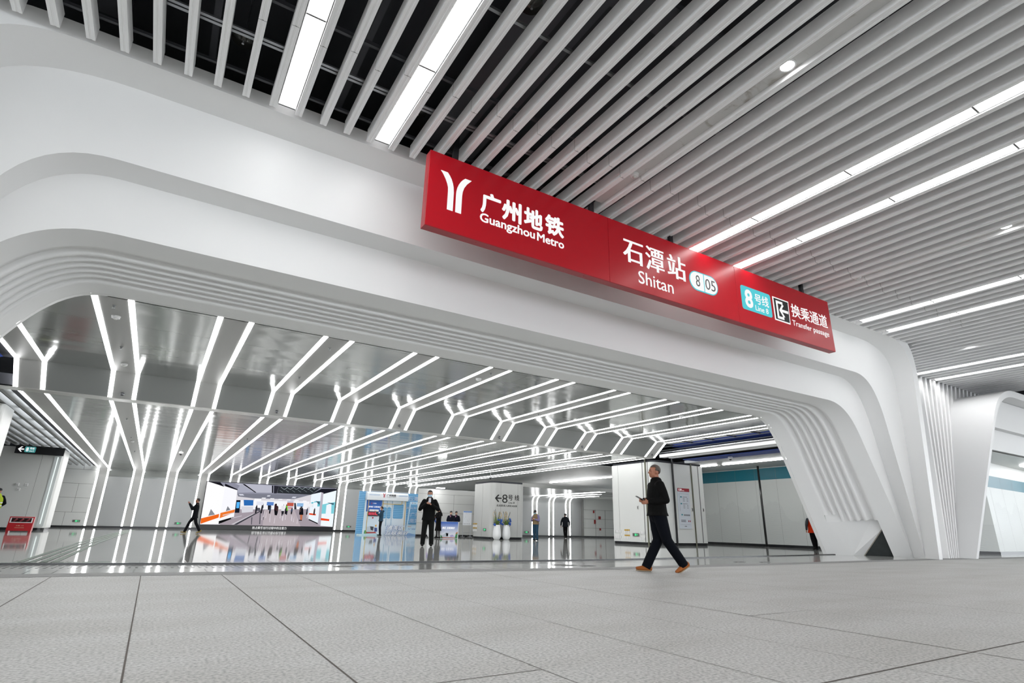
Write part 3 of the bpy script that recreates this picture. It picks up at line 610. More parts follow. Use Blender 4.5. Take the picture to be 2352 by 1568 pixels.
def strip(x, lab, stop_z, i):
    t = thing('light_strip', lab, 'light strip', (x, 20, 4), 0, 'folded light strips of the passage')
    def run(nm, pts):
        o_ = MB(); wd = .102
        P2 = []
        for q in range(len(pts)):
            p = V((0, *pts[q])); d = (V((0, *pts[min(q+1, len(pts)-1)]))-V((0, *pts[max(q-1, 0)]))).normalized(); n_ = V((0, d.z, -d.y))
            P2.append((p+n_*.007, p+n_*.002))
        rows = [[(x, a.y, a.z), (x+wd, a.y, a.z), (x+wd, b.y, b.z), (x, b.y, b.z)] for a, b in P2]
        vs = o_.grid(rows, True); o_.bm.faces.new(vs[0]); o_.bm.faces.new(vs[-1][::-1])
        obj(nm, o_, M_pass, t)
    # offsets go below/in front of the panels
    run('upper_run', [(y, z) for y, z in PA]); run('beam_run', PBm); run('lower_run', PL); run('wall_run', [(WY, ZB-R_), (WY, stop_z)])
for i, x in enumerate(XK):
    sz = 3.44 if i in (4, 5, 6, 7) else 2.6 if i > 8 else 0.13
    for j, dx, sd in ((0, 0, 'left'), (1, .58, 'right')):
        strip(x+dx, '%s strip of the %s pair of folded light strips, counted from the left' % (sd, ORD[i]), sz, i)
mb = MB(); mb.box(XK[0]-.3, XK[-1]+.9, 12.0, BY0+.4, 4.65, 4.72); mb.box(XK[0]-.3, XK[-1]+.9, LY0, WY+.3, 4.10, 4.16); obj('light_block_lid', mb, M_void, cp)  # unseen black panels added above the passage ceilings to block light
# small fittings between the strips
def spr(x, y, z, lab):
    t = thing('sprinkler', lab, 'sprinkler', (x, y, z), 0, 'sprinklers of the passage ceiling')
    mb = MB(); mb.lathe((x, y, z-.05), [(.012, 0), (.02, .015), (.012, .03), (.035, .045), (.035, .05)], 12); obj('nozzle', mb, M_rail, t)
    mb = MB(); mb.lathe((x, y, z-.065), [(.03, 0), (.03, .004)], 12); obj('deflector', mb, M_rail, t)
for i, y in ((1, 12.6), (1, 15.8), (3, 16.2), (5, 12.6), (5, 16.6), (7, 12.7), (7, 16.5), (9, 12.8), (9, 16.4), (3, 12.9)):
    spr(XK[i]+.34, y, ZA, 'sprinkler head between the %s pair of strips, %s' % (ORD[i], 'close behind the arch' if y < 13.5 else 'before the sloped step'))
for i, y in ((1, 23.5), (1, 29), (1, 35), (3, 26), (4, 25), (5, 26), (6, 28), (7, 27), (8, 27), (9, 30)):
    spr(XK[i]+.34, y, ZB, 'sprinkler on the lower ceiling between the %s pair of strips, %s' % (ORD[i], 'near the step' if y < 27.5 else 'farther back' if y < 32 else 'towards the end wall'))
for i, y, z, w_ in ((1, 13.3, ZA, 'close behind the arch'), (1, 17.6, ZA, 'just before the step'), (5, 13.3, ZA, 'close behind the arch'), (9, 13.6, ZA, 'close behind the arch'), (1, 30.5, ZB, 'on the lower ceiling'), (7, 22, ZB, 'on the lower ceiling')):
    detector(XK[i]+.34, y, z, 'smoke detector between the %s pair of light strips, %s' % (ORD[i], w_), 'detectors in the passage', .075)
for i in (1, 3, 5, 7, 9, 11):
    x = XK[i]+.34; y, z = BY1-.14, 4.06
    t = thing('speaker_nozzle', 'small dark fitting on the sloped step between the %s pair of strips' % ORD[i], 'fitting', (x, y, z), 0, 'fittings on the sloped step')
    mb = MB(); mb.ell((x, y-.03, z), (.05, .05, .05)); obj('ball', mb, M_rail2, t, True)
    mb = MB(); mb.lathe((x, y-.02, z-.02), [(.055, 0), (.06, .02)], 16); obj('collar', mb, M_rail, t)
def dome(x, y, z, drop, lab):
    t = thing('security_camera', lab, 'security camera', (x, y, z), 0)
    mb = MB(); mb.tube([(x, y, z-.006), (x, y, z-drop)], .022, 10); obj('stem', mb, M_white2, t, True)
    mb = MB(); mb.lathe((x, y, z-drop-.13), [(.06, 0), (.10, .03), (.10, .10), (.04, .14)], 20); obj('body', mb, M_white2, t, True)
    mb = MB(); mb.ell((x, y, z-drop-.13), (.062, .062, .06)); obj('lens_dome', mb, M_black, t, True)
dome(0.66, 32.5, ZB, .1, 'white dome camera under the passage ceiling, above the walkway left of the screen')
dome(16.97, 30.0, ZB, .42, 'white dome camera on a long stem above the column with the arrow')
dome(22.25, 16.9, 4.02, .02, 'white dome camera under the blue ceiling strip at the right')

# ---------------------------------------------------------------- video wall
q0, q1, q2, q3 = SCREEN[0][1]
from_screen = []
for c, p in SCREEN:
    o_ = []
    for x, z in p:
        f_ = (x-q3[0])/(q2[0]-q3[0]); zb = q3[1]+(q2[1]-q3[1])*f_; zt = q0[1]+(q1[1]-q0[1])*f_
        o_.append((3.12+f_*9.63, .36+(z-zb)/(zt-zb)*3.06))
    from_screen.append((c, o_))
vs_ = thing('video_screen', 'large black framed video wall showing a busy metro concourse', 'screen', (7.9, 48.7, 0))
mb = MB(); mb.box(3.05, 12.82, 48.66, 48.98, 0.02, 3.47); obj('casing', mb, M_black, vs_, bevel=.01)
rs = random.Random(11)
for i in range(16):
    x = rs.uniform(7.2, 10.6); z0 = rs.uniform(.5, 1.0); from_screen.append(('d8d0d8', [(x, z0), (x+.05, z0), (x+.04, z0+rs.uniform(.2, .5)), (x+.01, z0+.45)]))
for i in range(7):
    x = 7.0+.62*i; from_screen.append(('fbfbff', [(x, 2.36-.02*i), (x+.3, 2.36-.02*i), (x+.34, 2.42-.02*i), (x+.06, 2.42-.02*i)]))
for i in range(9):
    x = 6.6+.55*i+rs.uniform(-.1, .1); z = 1.45; h_ = rs.uniform(.22, .34); c_ = rs.choice(['2b2b33', '4a3a3a', '6a6f80', '39455a'])
    from_screen += [(c_, [(x, z), (x+.13, z), (x+.12, z+h_), (x+.01, z+h_)]), ('2a2226', [(x+.04, z+h_), (x+.1, z+h_), (x+.1, z+h_+.08), (x+.04, z+h_+.08)]), ('17181c', [(x+.02, z-.2), (x+.11, z-.2), (x+.12, z), (x+.01, z)])]
for i in range(6): from_screen.append((['e4e6f2', '5f86c8', 'f6f6fa', 'c05a48', '8fb8e0', 'f0f0f4'][i], [(6.7+.75*i, 1.86), (7.2+.75*i, 1.86), (7.2+.75*i, 2.12), (6.7+.75*i, 2.12)]))
for c_, x, z in (('ddd6dc', 4.5, 1.0), ('c9c2ca', 5.1, .8)): from_screen.append((c_, [(x, z), (x+.7, z+.2), (x+.72, z+.26), (x, z+.06)]))
pic = MB(); mts = []; idx = {}
for d, (c, p) in enumerate(from_screen):
    if c not in idx: idx[c] = len(mts); mts.append(glow('screen_'+c, c, 1.0))
    f = pic.face([(x, 48.655-.0015*d, z) for x, z in p])
    if f: f.material_index = idx[c]
bmesh.ops.translate(pic.bm, verts=pic.bm.verts, vec=-wloc(vs_)); me = bpy.data.meshes.new('picture'); pic.bm.to_mesh(me); pic.bm.free()
for q in mts: me.materials.append(q)
link('picture', me, None, vs_)
text('抢占乘客出行过程中的注意力', 6.70, 9.20, .085, .29, 48.65, M_letter, vs_, name='caption', bold=.006)

# ---------------------------------------------------------------- left side: panel wall, columns, dark slat ceiling, black sign
wl = stree('wall_left', 'grey panel wall and end of the side hall on the left', 'wall', (-7, 49, 0))
mb = MB(); mb.box(-16, XK[0]-.02, WY, WY+.1, .12, 4.6); obj('wall_panels', mb, M_white, wl)
mb = MB(); mb.box(-16, XK[0]-.02, WY-.02, WY+.1, 0, .12); obj('skirting', mb, M_skirt, wl)
mb = MB()
for z in (3.80, 2.86, 1.925, .985): mb.box(-16, XK[0]-.02, WY-.006, WY, z-.008, z+.008)
for x, z0, z1 in ((-4.66, .985, 2.86), (-5.0, .12, .985), (-4.6, 3.8, 4.6), (-6.4, .12, 3.8), (-8.2, .12, 3.8)): mb.box(x-.008, x+.008, WY-.007, WY, z0, z1)
obj('panel_joints', mb, M_joint, wl)
cs = stree('ceiling_side', 'dark open ceiling with grey metal slats over the left side hall', 'ceiling', (-7, 30, 4))
for j in range(14):
    x = -4.25-.36*j
    mb = MB(); mb.box(x-.05, x+.05, 20.1, 37.2 if j > 4 else 48.6, 4.02, 4.20); obj('slat', mb, mat('slat_grey', (0.20, 0.205, 0.195), 0.4), cs)
for y in (22, 25, 28, 31, 34, 38, 42, 46):
    mb = MB(); mb.box(-12, -4.0, y-.03, y+.03, 4.2, 4.26); obj('carrier', mb, M_rail2, cs)
mb = MB(); mb.box(-16, XK[0]-.05, 12.3, 60, 5.3, 5.35); obj('void_roof', mb, M_void, cs)
for j, x in enumerate((-6.75, -7.0, -7.2)):
    mb = MB(); mb.tube([(x, 30, 4.5), (x, 37.3, 4.42)], .05, 8); obj('blue_pipe', mb, mat('pipe_blue', (0.012, 0.05, 0.35), .4), cs)
for j, (x, z) in enumerate(((-4.2, 4.75), (-4.45, 4.9), (-4.8, 4.7))):
    mb = MB(); mb.tube([(x, 13, z), (x, 19.2, z)], .09, 8); obj('blue_duct', mb, M_blue, cs)
def column(nm, lab, x0, x1, y0, y1, h, r=.35, joints=(), cm=None):
    t = thing('column', lab, 'column', ((x0+x1)/2, (y0+y1)/2, 0)); t['kind'] = 'structure'
    pts = []
    for cx, cy, a in ((x1-r, y1-r, 0), (x0+r, y1-r, 1), (x0+r, y0+r, 2), (x1-r, y0+r, 3)):
        pts += [(cx+r*math.cos(PI/2*(a+i/6)), cy+r*math.sin(PI/2*(a+i/6))) for i in range(7)]
    mb = MB(); mb.prism(pts, 'z', .12, h); o = obj('cladding', mb, cm or M_white, t)
    mb = MB(); mb.prism([((p[0]-(x0+x1)/2)*.985+(x0+x1)/2, (p[1]-(y0+y1)/2)*.985+(y0+y1)/2) for p in pts], 'z', 0, .12); obj('plinth', mb, M_skirt, t)
    mb = MB(); mb.prism([((p[0]-(x0+x1)/2)*.97+(x0+x1)/2, (p[1]-(y0+y1)/2)*.97+(y0+y1)/2) for p in pts], 'z', h, h+.10); obj('shadow_gap', mb, M_void, t)
    if joints:
        mb = MB()
        for ax, v, wd in joints:
            if ax == 'f': mb.box(v-wd/2, v+wd/2, y0-.004, y0+.02, .13, h)
            else: mb.box(x0-.004, x0+.02, v-wd/2, v+wd/2, .13, h)
        obj('joint', mb, M_joint, t)
    return t
cl = column('c', 'white clad column at the left behind the black hanging sign', -9.6, -4.48, 37.45, 39.6, 4.0, .25, [('f', -5.35, .01), ('f', -7, .01)])
mb = MB(); mb.box(-4.84, -4.56, 37.40, 37.46, .2, 3.95); obj('glass_strip', mb, M_glass, cl)
mb = MB(); mb.box(-4.72, -4.68, 37.385, 37.42, .3, 3.6); obj('lit_edge', mb, glow('strip_glow', (.9, 1, .97), 1.0), cl)
column('c', 'white clad column cut off by the left edge of the photo', -7.4, -4.55, 22.9, 24.6, 4.0, .25)
bs = thing('wayfinding_sign', 'black hanging sign with a white arrow and a teal line plate at the left', 'sign', (-5.6, 37, 3.64))
mb = MB(); mb.box(-6.55, -4.58, 36.95, 37.1, 3.64, 4.04); obj('case', mb, M_black, bs, bevel=.01)
plate('line_plate', rrect(-6.18, -5.75, 3.71, 3.99, .04), glow('line_teal', '4fa3a3', .75), bs, 36.95)
plate('arrow', [(-6.45, 3.85), (-6.33, 3.98), (-6.27, 3.98), (-6.36, 3.88), (-6.21, 3.88), (-6.21, 3.82), (-6.36, 3.82), (-6.27, 3.72), (-6.33, 3.72)], M_letter, bs, 36.95)
text('8', -6.13, -6.03, 3.75, 3.95, 36.942, M_letter, bs, bold=.03); text('号线', -5.99, -5.81, 3.86, 3.96, 36.942, M_letter, bs, bold=.02); text('Line 8', -5.99, -5.82, 3.75, 3.82, 36.942, M_letter, bs)
for x in (-6.3, -4.8):
    mb = MB(); mb.box(x-.03, x+.03, 37.0, 37.05, 4.03, 5.3); obj('hanger', mb, M_black, bs)
for i, (x, z) in enumerate(((-6.02, 2.16), (-5.67, 2.16), (-5.93, 1.92))):
    t = thing('wall_switch', 'small white wall box on the left column, ' + ('upper left one of three', 'upper right one of three', 'lowest of three')[i], 'wall box', (x, 37.4, z), 0, 'boxes on the left column')
    mb = MB(); mb.box(x-.07, x+.07, 37.39, 37.45, z-.07, z+.07); obj('box', mb, M_white2, t, bevel=.01)
    mb = MB(); mb.box(x-.02, x+.02, 37.38, 37.392, z-.02, z+.02); obj('button', mb, M_trim, t)
bs.location.x += .13
def exit_sign(x, y, z, dirn, lab, wd=.42, ax='y'):
    t = thing('exit_sign', lab, 'exit sign', (x, y, z), 0, 'green exit signs near the floor')
    mb = MB()
    if ax == 'y': mb.box(x-wd/2, x+wd/2, y-.03, y, z-.07, z+.07)
    else: mb.box(x-.03, x, y-wd/2, y+wd/2, z-.07, z+.07)
    obj('case', mb, mat('exit_case', (.12, .12, .11), .4), t)
    mb = MB(); g = (.10, .07) if dirn > 0 else (-.10, -.07)
    def bx(u0, u1, w0, w1):
        if ax == 'y': mb.box(x+min(u0, u1), x+max(u0, u1), y-.036, y-.03, z+w0, z+w1)
        else: mb.box(x-.036, x-.03, y-max(u0, u1), y-min(u0, u1), z+w0, z+w1)
    bx(-.06, .06, -.05, .05); bx(dirn*.08, dirn*.17, -.012, .012); bx(dirn*.13, dirn*.15, -.03, .03)
    obj('running_man', mb, M_green, t)
exit_sign(-4.28, WY-.01, .42, 1, 'green exit sign on the panel wall, left of the first strips')
exit_sign(1.70, WY-.01, .40, 1, 'green exit sign on the end wall beside the walking person')
exit_sign(14.2, WY-.01, .40, -1, 'green exit sign on the end wall between the screen and the blue booth')
exit_sign(16.14, 29.0, .50, 1, 'green exit sign low on the flank of the arrow column', .3, 'x')
exit_sign(24.3, 37.17, .33, -1, 'green exit sign on the far wall just right of the arrow column', .4)
exit_sign(20.29, 21.25, .45, 1, 'green exit sign low on the flank of the large right column', .42, 'x')
exit_sign(32.3, 37.17, .40, 1, 'green exit sign on the far panel wall beside the right column', .4)
# ---------------------------------------------------------------- right side of the passage
cA = column('c', 'large white clad column with a poster on its front, right of the passage', 20.3, 24.02, 19.9, 23.05, 3.86, .3,
            [('f', 22.98, .05), ('f', 23.5, .06), ('f', 21.62, .07), ('l', 20.62, .05), ('l', 20.25, .04), ('l', 22.4, .008)])
for x, y, w_ in ((21.6, 19.84, .05),):
    mb = MB(); mb.box(x-.035, x+.035, y-.03, y+.03, 0, 4.2); obj('guide_rail', mb, M_black, cA)
mb = MB(); mb.box(22.95, 23.01, 19.86, 19.9, 0, 3.95); obj('brass_edge', mb, mat('yellow_edge', (.13, .13, .09), .4), cA)
mb = MB(); mb.box(20.25, 20.3, 20.36, 20.42, 0, 4.2); obj('guide_rail', mb, mat('yellow_edge', (.13, .13, .09), .4), cA)
pst = thing('info_poster', 'tall white information poster with a red header on the large right column', 'poster', (22.28, 19.86, .78))
mb = MB(); mb.box(21.86, 22.69, 19.855, 19.89, .78, 2.69); obj('board', mb, mat('poster_white', (.66, .70, .76), .35), pst)
mb = MB(); mb.box(21.86, 22.69, 19.845, 19.856, 2.53, 2.69); obj('header', mb, mat('poster_red', (.35, .01, .03), .4), pst)
text('石潭', 21.92, 22.14, 2.56, 2.66, 19.845, M_letter, pst, depth=.002); text('Shitan', 22.18, 22.32, 2.565, 2.60, 19.845, M_letter, pst, depth=.002)
M_mut = mat('poster_grey', (.12, .13, .15), .5); M_ptl = mat('poster_teal', (.03, .25, .32), .4)
mb = MB()
for z in (2.24, 1.92, 1.40): mb.box(22.02, 22.12, 19.848, 19.856, z, z+.06)
obj('line_chip', mb, M_ptl, pst)
mb = MB()
for z0, rows in ((2.26, 4), (1.94, 4)):
    for r_ in range(rows):
        mb.box(22.2 if r_ else 22.18, 22.32 if r_ else 22.5, 19.848, 19.856, z0-.065*r_, z0-.065*r_+.018)
        if r_: mb.box(22.47, 22.56, 19.848, 19.856, z0-.065*r_, z0-.065*r_+.018)
for q in range(5): mb.box(22.2+.09*q, 22.25+.09*q, 19.848, 19.856, 1.38, 1.45)
mb.box(21.98, 22.3, 19.848, 19.856, 1.10, 1.13); mb.box(21.98, 22.3, 19.848, 19.856, 1.16, 1.19)
mb.box(21.92, 22.62, 19.85, 19.856, 2.42, 2.425); mb.box(21.92, 22.62, 19.85, 19.856, .97, .975); mb.box(21.95, 21.955, 19.85, 19.856, 1.6, 2.42); mb.box(22.2, 22.35, 19.848, 19.856, .88, .91)
obj('small_print', mb, M_mut, pst)
mb = MB(); mb.box(22.48, 22.53, 19.848, 19.856, 1.10, 1.17); mb.box(22.59, 22.64, 19.848, 19.856, 1.10, 1.17); obj('pictogram', mb, mat('poster_red', (.35, .01, .03), .4), pst)
for i, (x, z) in enumerate(((22.86, 1.69), (23.67, 1.70))):
    t = thing('hatch_handle', 'small dark hatch handle on the front of the large column, ' + ('just right of the poster', 'near its right edge')[i], 'handle', (x, 19.88, z), 0, 'hatch handles of the large column')
    mb = MB(); mb.box(x-.035, x+.035, 19.875, 19.9, z-.09, z+.09); obj('plate', mb, M_trim, t); mb = MB(); mb.box(x-.012, x+.012, 19.86, 19.875, z-.06, z+.06); obj('latch', mb, M_black, t)
t = thing('hatch_handle', 'small dark hatch handle on the flank of the large column, beside the walking man', 'handle', (20.28, 21.05, 1.72))
mb = MB(); mb.box(20.275, 20.3, 21.0, 21.08, 1.63, 1.81); obj('plate', mb, M_trim, t); mb = MB(); mb.box(20.26, 20.275, 21.03, 21.05, 1.66, 1.78); obj('latch', mb, M_black, t)
def socketrow(y0, n_, z, yel, lab):
    t = thing('socket_row', lab, 'sockets', (20.28, y0, z), 0, 'socket rows on the large column')
    for q in range(n_):
        y = y0-.13*q
        mb = MB(); mb.box(20.27, 20.3, y-.04, y+.04, z-.06, z+.06); obj('socket', mb, M_white2, t)
        if yel: mb = MB(); mb.box(20.268, 20.3, y-.045, y+.045, z+.075, z+.14); obj('yellow_label', mb, mat('label_yellow', (.55, .33, .04), .5), t)
socketrow(22.75, 4, .58, False, 'upper row of plain white sockets at the far end of the large column flank')
socketrow(22.75, 4, .32, False, 'lower row of plain white sockets at the far end of the large column flank')
socketrow(22.0, 3, .55, True, 'upper row of sockets with yellow labels on the large column flank')
socketrow(22.0, 3, .30, True, 'lower row of sockets with yellow labels on the large column flank')
socketrow(20.95, 3, .55, False, 'upper row of plain sockets near the walking man on the column flank')
socketrow(20.95, 3, .28, False, 'lower row of plain sockets near the walking man on the column flank')
cC = column('c', 'white clad column with a black arrow and line number behind two vases', 16.15, 18.38, 28.35, 30.6, 3.06, .28, [('f', 17.9, .008), ('f', 16.75, .006), ('l', 29.4, .006)], M_panel2)
M_pr = M_ink
sn = thing('line_sign', 'black arrow and line 8 lettering on the column above the vases', 'wall lettering', (17.2, 28.34, 2.2))
plate('arrow', [(16.36, 2.21), (16.56, 2.41), (16.66, 2.41), (16.51, 2.25), (16.80, 2.25), (16.80, 2.18), (16.51, 2.18), (16.66, 2.01), (16.56, 2.01)], M_pr, sn, 28.345)
text('8', 16.84, 17.2, 1.97, 2.44, 28.345, M_pr, sn); text('号', 17.25, 17.55, 2.12, 2.43, 28.345, M_pr, sn, bold=.01); text('线', 17.68, 17.99, 2.13, 2.44, 28.345, M_pr, sn, bold=.01)
text('Line 8', 17.27, 17.67, 1.945, 2.05, 28.345, M_pr, sn); text('此处距离入闸处450米', 16.49, 17.86, 1.76, 1.88, 28.345, M_pr, sn)
for i, z in enumerate((.78, .55)):
    t = thing('socket_row', 'row of small sockets with yellow labels low on the arrow column, ' + ('upper of two', 'lower of two')[i], 'sockets', (16.14, 30, z), 0, 'sockets of the arrow column')
    for q in range(3):
        y = 30.35-.17*q
        mb = MB(); mb.box(16.12, 16.15, y-.05, y+.05, z-.16, z-.04); obj('socket', mb, M_white2, t)
        mb = MB(); mb.box(16.12, 16.15, y-.05, y+.05, z, z+.06); obj('yellow_label', mb, mat('label_yellow', (.55, .33, .04), .5), t)

# far wall with three pairs of round topped strips, low ceiling over it
wr = stree('wall_far', 'far grey wall with rounded top behind the arrow column', 'wall', (28, 37.2, 0))
FY, FZ, FR = 37.2, 3.0, .5
farc = [(FY-FR+FR*math.sin(a), FZ-FR+FR*math.cos(a)) for a in [PI/2*i/8 for i in range(9)]]
FP = [(29.0, FZ)]+farc+[(FY, .12)]
FX = [24.79, 26.36, 27.99]
segs = [(18.4, 24.79, 'wall_panel'), (24.89, 25.18, 'light_panel'), (25.28, 26.36, 'wall_panel'), (26.46, 26.76, 'light_panel'), (26.86, 27.99, 'wall_panel'), (28.09, 28.41, 'light_panel'), (28.51, 29.6, 'wall_panel')]
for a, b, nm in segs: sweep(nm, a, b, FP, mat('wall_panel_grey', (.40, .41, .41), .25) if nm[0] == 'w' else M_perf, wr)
sweep('panel_wall', 29.6, 42, [(29.0, FZ), (37.05, FZ), (37.05, .12)], M_white, wr)
mb = MB(); mb.box(18.4, 42, FY-.16, FY+.1, 0, .12); obj('skirting', mb, M_skirt, wr)
mb = MB()
for z in (2.14, 1.43, .725): mb.box(29.62, 40, 37.035, 37.05, z-.008, z+.008)
for x in (30.95, 31.98, 33.3): mb.box(x-.008, x+.008, 37.035, 37.05, .12, 2.14)
mb.box(29.6, 29.62, 36.9, 37.2, .12, 2.9)
obj('panel_joints', mb, M_joint, wr)
sweep('ceiling_edge', 18.35, 42, [(28.9, FZ-.02), (28.9, FZ+.2), (29.0, FZ+.2)], M_trim, wr)
for i, x in enumerate(FX):
    for j, dx, sd in ((0, 0, 'left'), (1, .41, 'right')):
        t = thing('light_strip', '%s strip of the %s light strip pair on the far wall behind the arrow column' % (sd, ORD[i]), 'light strip', (x+dx, 36, 2), 0, 'light strips on the far wall')
        for nm, pts in (('ceiling_run', [(29.2+2.2*i, FZ)]+farc), ('wall_run', [(FY, FZ-FR), (FY, .13)])):
            o_ = MB(); rows = []
            for q in range(len(pts)):
                p = V((0, *pts[q])); d = (V((0, *pts[min(q+1, len(pts)-1)]))-V((0, *pts[max(q-1, 0)]))).normalized(); n_ = V((0, d.z, -d.y))
                a, b = p+n_*.007, p+n_*.002; X = x+dx
                rows.append([(X, a.y, a.z), (X+.1, a.y, a.z), (X+.1, b.y, b.z), (X, b.y, b.z)])
            g = o_.grid(rows, True); o_.bm.faces.new(g[0]); o_.bm.faces.new(g[-1][::-1]); obj(nm, o_, M_pass, t)
M_fire = mat('fire_red', (.30, .01, .01), .4)
for i, (x, z, a, b) in enumerate(((30.79, 2.0, .08, .10), (31.42, 1.54, .14, .12), (30.9, 1.22, .10, .16), (31.44, .65, .09, .09))):
    t = thing('fire_alarm', 'small red fire fitting on the far panel wall, ' + ('topmost and leftmost', 'upper one on the cabinet door', 'middle one on the joint', 'lowest one')[i], 'fire fitting', (x, 37.03, z), 0, 'red fittings on the far wall')
    mb = MB(); mb.box(x-a, x+a*.3, 36.98, 37.05, z-b, z+b); obj('box', mb, M_fire, t); mb = MB(); mb.box(x+a*.35, x+a, 37.0, 37.05, z-b*.7, z+b*.7); obj('label', mb, M_trim, t)
# panelled wall behind the podium
wm = stree('wall_middle', 'white panelled wall behind the podium and the easel board', 'wall', (15.5, 33.7, 0))
mb = MB(); mb.box(13.95, 18.4, 33.7, 33.8, .12, 2.86); obj('wall_panels', mb, M_panel2, wm)
mb = MB(); mb.box(13.95, 18.4, 33.68, 33.8, 0, .12); obj('skirting', mb, M_skirt, wm)
mb = MB()
for z in (2.55, 2.0, 1.42, .8): mb.box(13.95, 18.4, 33.693, 33.7, z-.007, z+.007)
for x in (15.0, 16.4): mb.box(x-.006, x+.006, 33.693, 33.7, .12, 2.55)
obj('panel_joints', mb, M_joint, wm)

# ceilings right of the strips
cr = stree('ceiling_right', 'grey linear slat ceiling and open service void right of the passage', 'ceiling', (25, 25, 4))
M_lin = mat('linear_slat', (.50, .50, .49), .35)
j = 0; x = XK[-1]+.85
while x < 34:
    y0 = 24.2 if x < 23.4 else 13.5
    z = 4.0
    if x > 23.4 or True:
        mb = MB(); mb.box(x, x+.13, y0, 50, z, z+.03)
        if j < 95: obj('slat', mb, M_lin, cr)
        else: mb.bm.free()
    x += .16; j += 1
mb = MB(); mb.box(XK[-1]+.8, 45, 12.3, 55, 5.5, 5.6); obj('void_roof', mb, M_void, cr)
mb = MB(); mb.box(XK[-1]+.8, 45, 24.2, 55, 4.12, 4.16); obj('slat_backing', mb, M_duct, cr)
mb = MB(); mb.box(23.4, 45, 13.5, 24.3, 4.12, 4.16); obj('slat_backing', mb, M_duct, cr)
for a, b, z0, z1, mt in ((20.28, 20.62, 4.0, 4.14, M_white2), (20.9, 21.15, 4.02, 4.1, M_white2), (21.9, 22.85, 4.02, 4.05, M_blue), (22.9, 23.35, 3.98, 4.12, M_white2), (21.2, 21.85, 4.6, 4.9, M_blue)):
    mb = MB(); mb.box(a, b, 12.4, 19.4 if a < 22 else 20.2, z0, z1); obj('service_band', mb, mt, cr)
for i, (x, z, r_, mt) in enumerate(((20.4, 4.75, .05, M_trim), (20.62, 4.8, .04, M_trim), (20.85, 4.7, .05, M_trim), (21.1, 4.62, .02, M_rail), (21.35, 4.5, .02, M_rail), (21.0, 4.33, .07, mat('foil_pipe', (.7, .7, .7), .2, metal=1.0)), (20.1, 4.95, .05, M_trim), (21.6, 4.42, .02, M_rail))):
    mb = MB(); mb.tube([(x, 12.4, z), (x, 21.5, z)], r_, 8); obj('pipe', mb, mt, cr, True)
for y in (13.2, 14.4, 15.6, 16.8, 18, 19.2):
    mb = MB(); mb.box(20, 22, y-.02, y+.02, 4.62, 4.66)
    for x in (20.05, 20.5, 21, 21.5): mb.box(x-.012, x+.012, y-.012, y+.012, 4.6, 5.4)
    obj('hanger', mb, M_rail2, cr)
def led_line(x, y0, y1, z, lab, wd=.09):
    mb = MB(); mb.box(x, x+wd, y0, y1, z-.02, z+.02); return tag(obj('linear_light', mb, M_side), lab, 'ceiling light', 'thin lights in the side ceiling')
led_line(24.6, 13.6, 19.2, 3.972, 'thin white light line in the ceiling before the teal wall, long run')
led_line(24.6, 19.6, 21.3, 3.972, 'thin white light line in the ceiling before the teal wall, short run beside the column')
led_line(25.6, 28.0, 36.0, 3.972, 'thin white light line in the slat ceiling above the arrow column', .06)
led_line(14.9, 33.0, 33.25, 2.9, 'short bright light above the easel board at the wall top', .5)
# teal topped wall
wt = stree('wall_right', 'grey wall with a line drawing of mountains under a teal band', 'wall', (27.5, 18, 0))
M_mural = mat('mural_panel', (.62, .64, .62), .35)
def mural(mt):
    nt, b = nodes(mt); L = nt.links.new
    tc = nt.nodes.new('ShaderNodeTexCoord'); sx = nt.nodes.new('ShaderNodeSeparateXYZ'); L(tc.outputs['Object'], sx.inputs[0])
    def mth(op, a, c=None, d=None):
        n_ = nt.nodes.new('ShaderNodeMath'); n_.operation = op
        for i, v in enumerate((a, c, d)):
            if v is None: continue
            if isinstance(v, (int, float)): n_.inputs[i].default_value = v
            else: L(v, n_.inputs[i])
        return n_.outputs[0]
    cu = mth('ADD', sx.outputs['Y'], sx.outputs['X'])
    nz = nt.nodes.new('ShaderNodeTexNoise'); nz.noise_dimensions = '1D'; nz.inputs['Scale'].default_value = .5; nz.inputs['Detail'].default_value = 4; L(cu, nz.inputs['W'])
    ridge = mth('MULTIPLY_ADD', nz.outputs['Fac'], 3.4, .1)
    below = mth('LESS_THAN', sx.outputs['Z'], ridge)
    n2 = nt.nodes.new('ShaderNodeTexNoise'); n2.inputs['Scale'].default_value = .5; n2.inputs['Detail'].default_value = 2; L(tc.outputs['Object'], n2.inputs['Vector'])
    ph = mth('MULTIPLY_ADD', n2.outputs['Fac'], 90, mth('MULTIPLY', sx.outputs['Z'], 130))
    ln = mth('GREATER_THAN', mth('SINE', ph), .55)
    f = mth('MULTIPLY', mth('MULTIPLY', below, ln), .34)
    mx = nt.nodes.new('ShaderNodeMix'); mx.data_type = 'RGBA'; mx.inputs[6].default_value = (.62, .64, .62, 1); mx.inputs[7].default_value = (.33, .34, .36, 1)
    L(f, mx.inputs[0]); L(mx.outputs[2], b.inputs['Base Color'])
mural(M_mural)
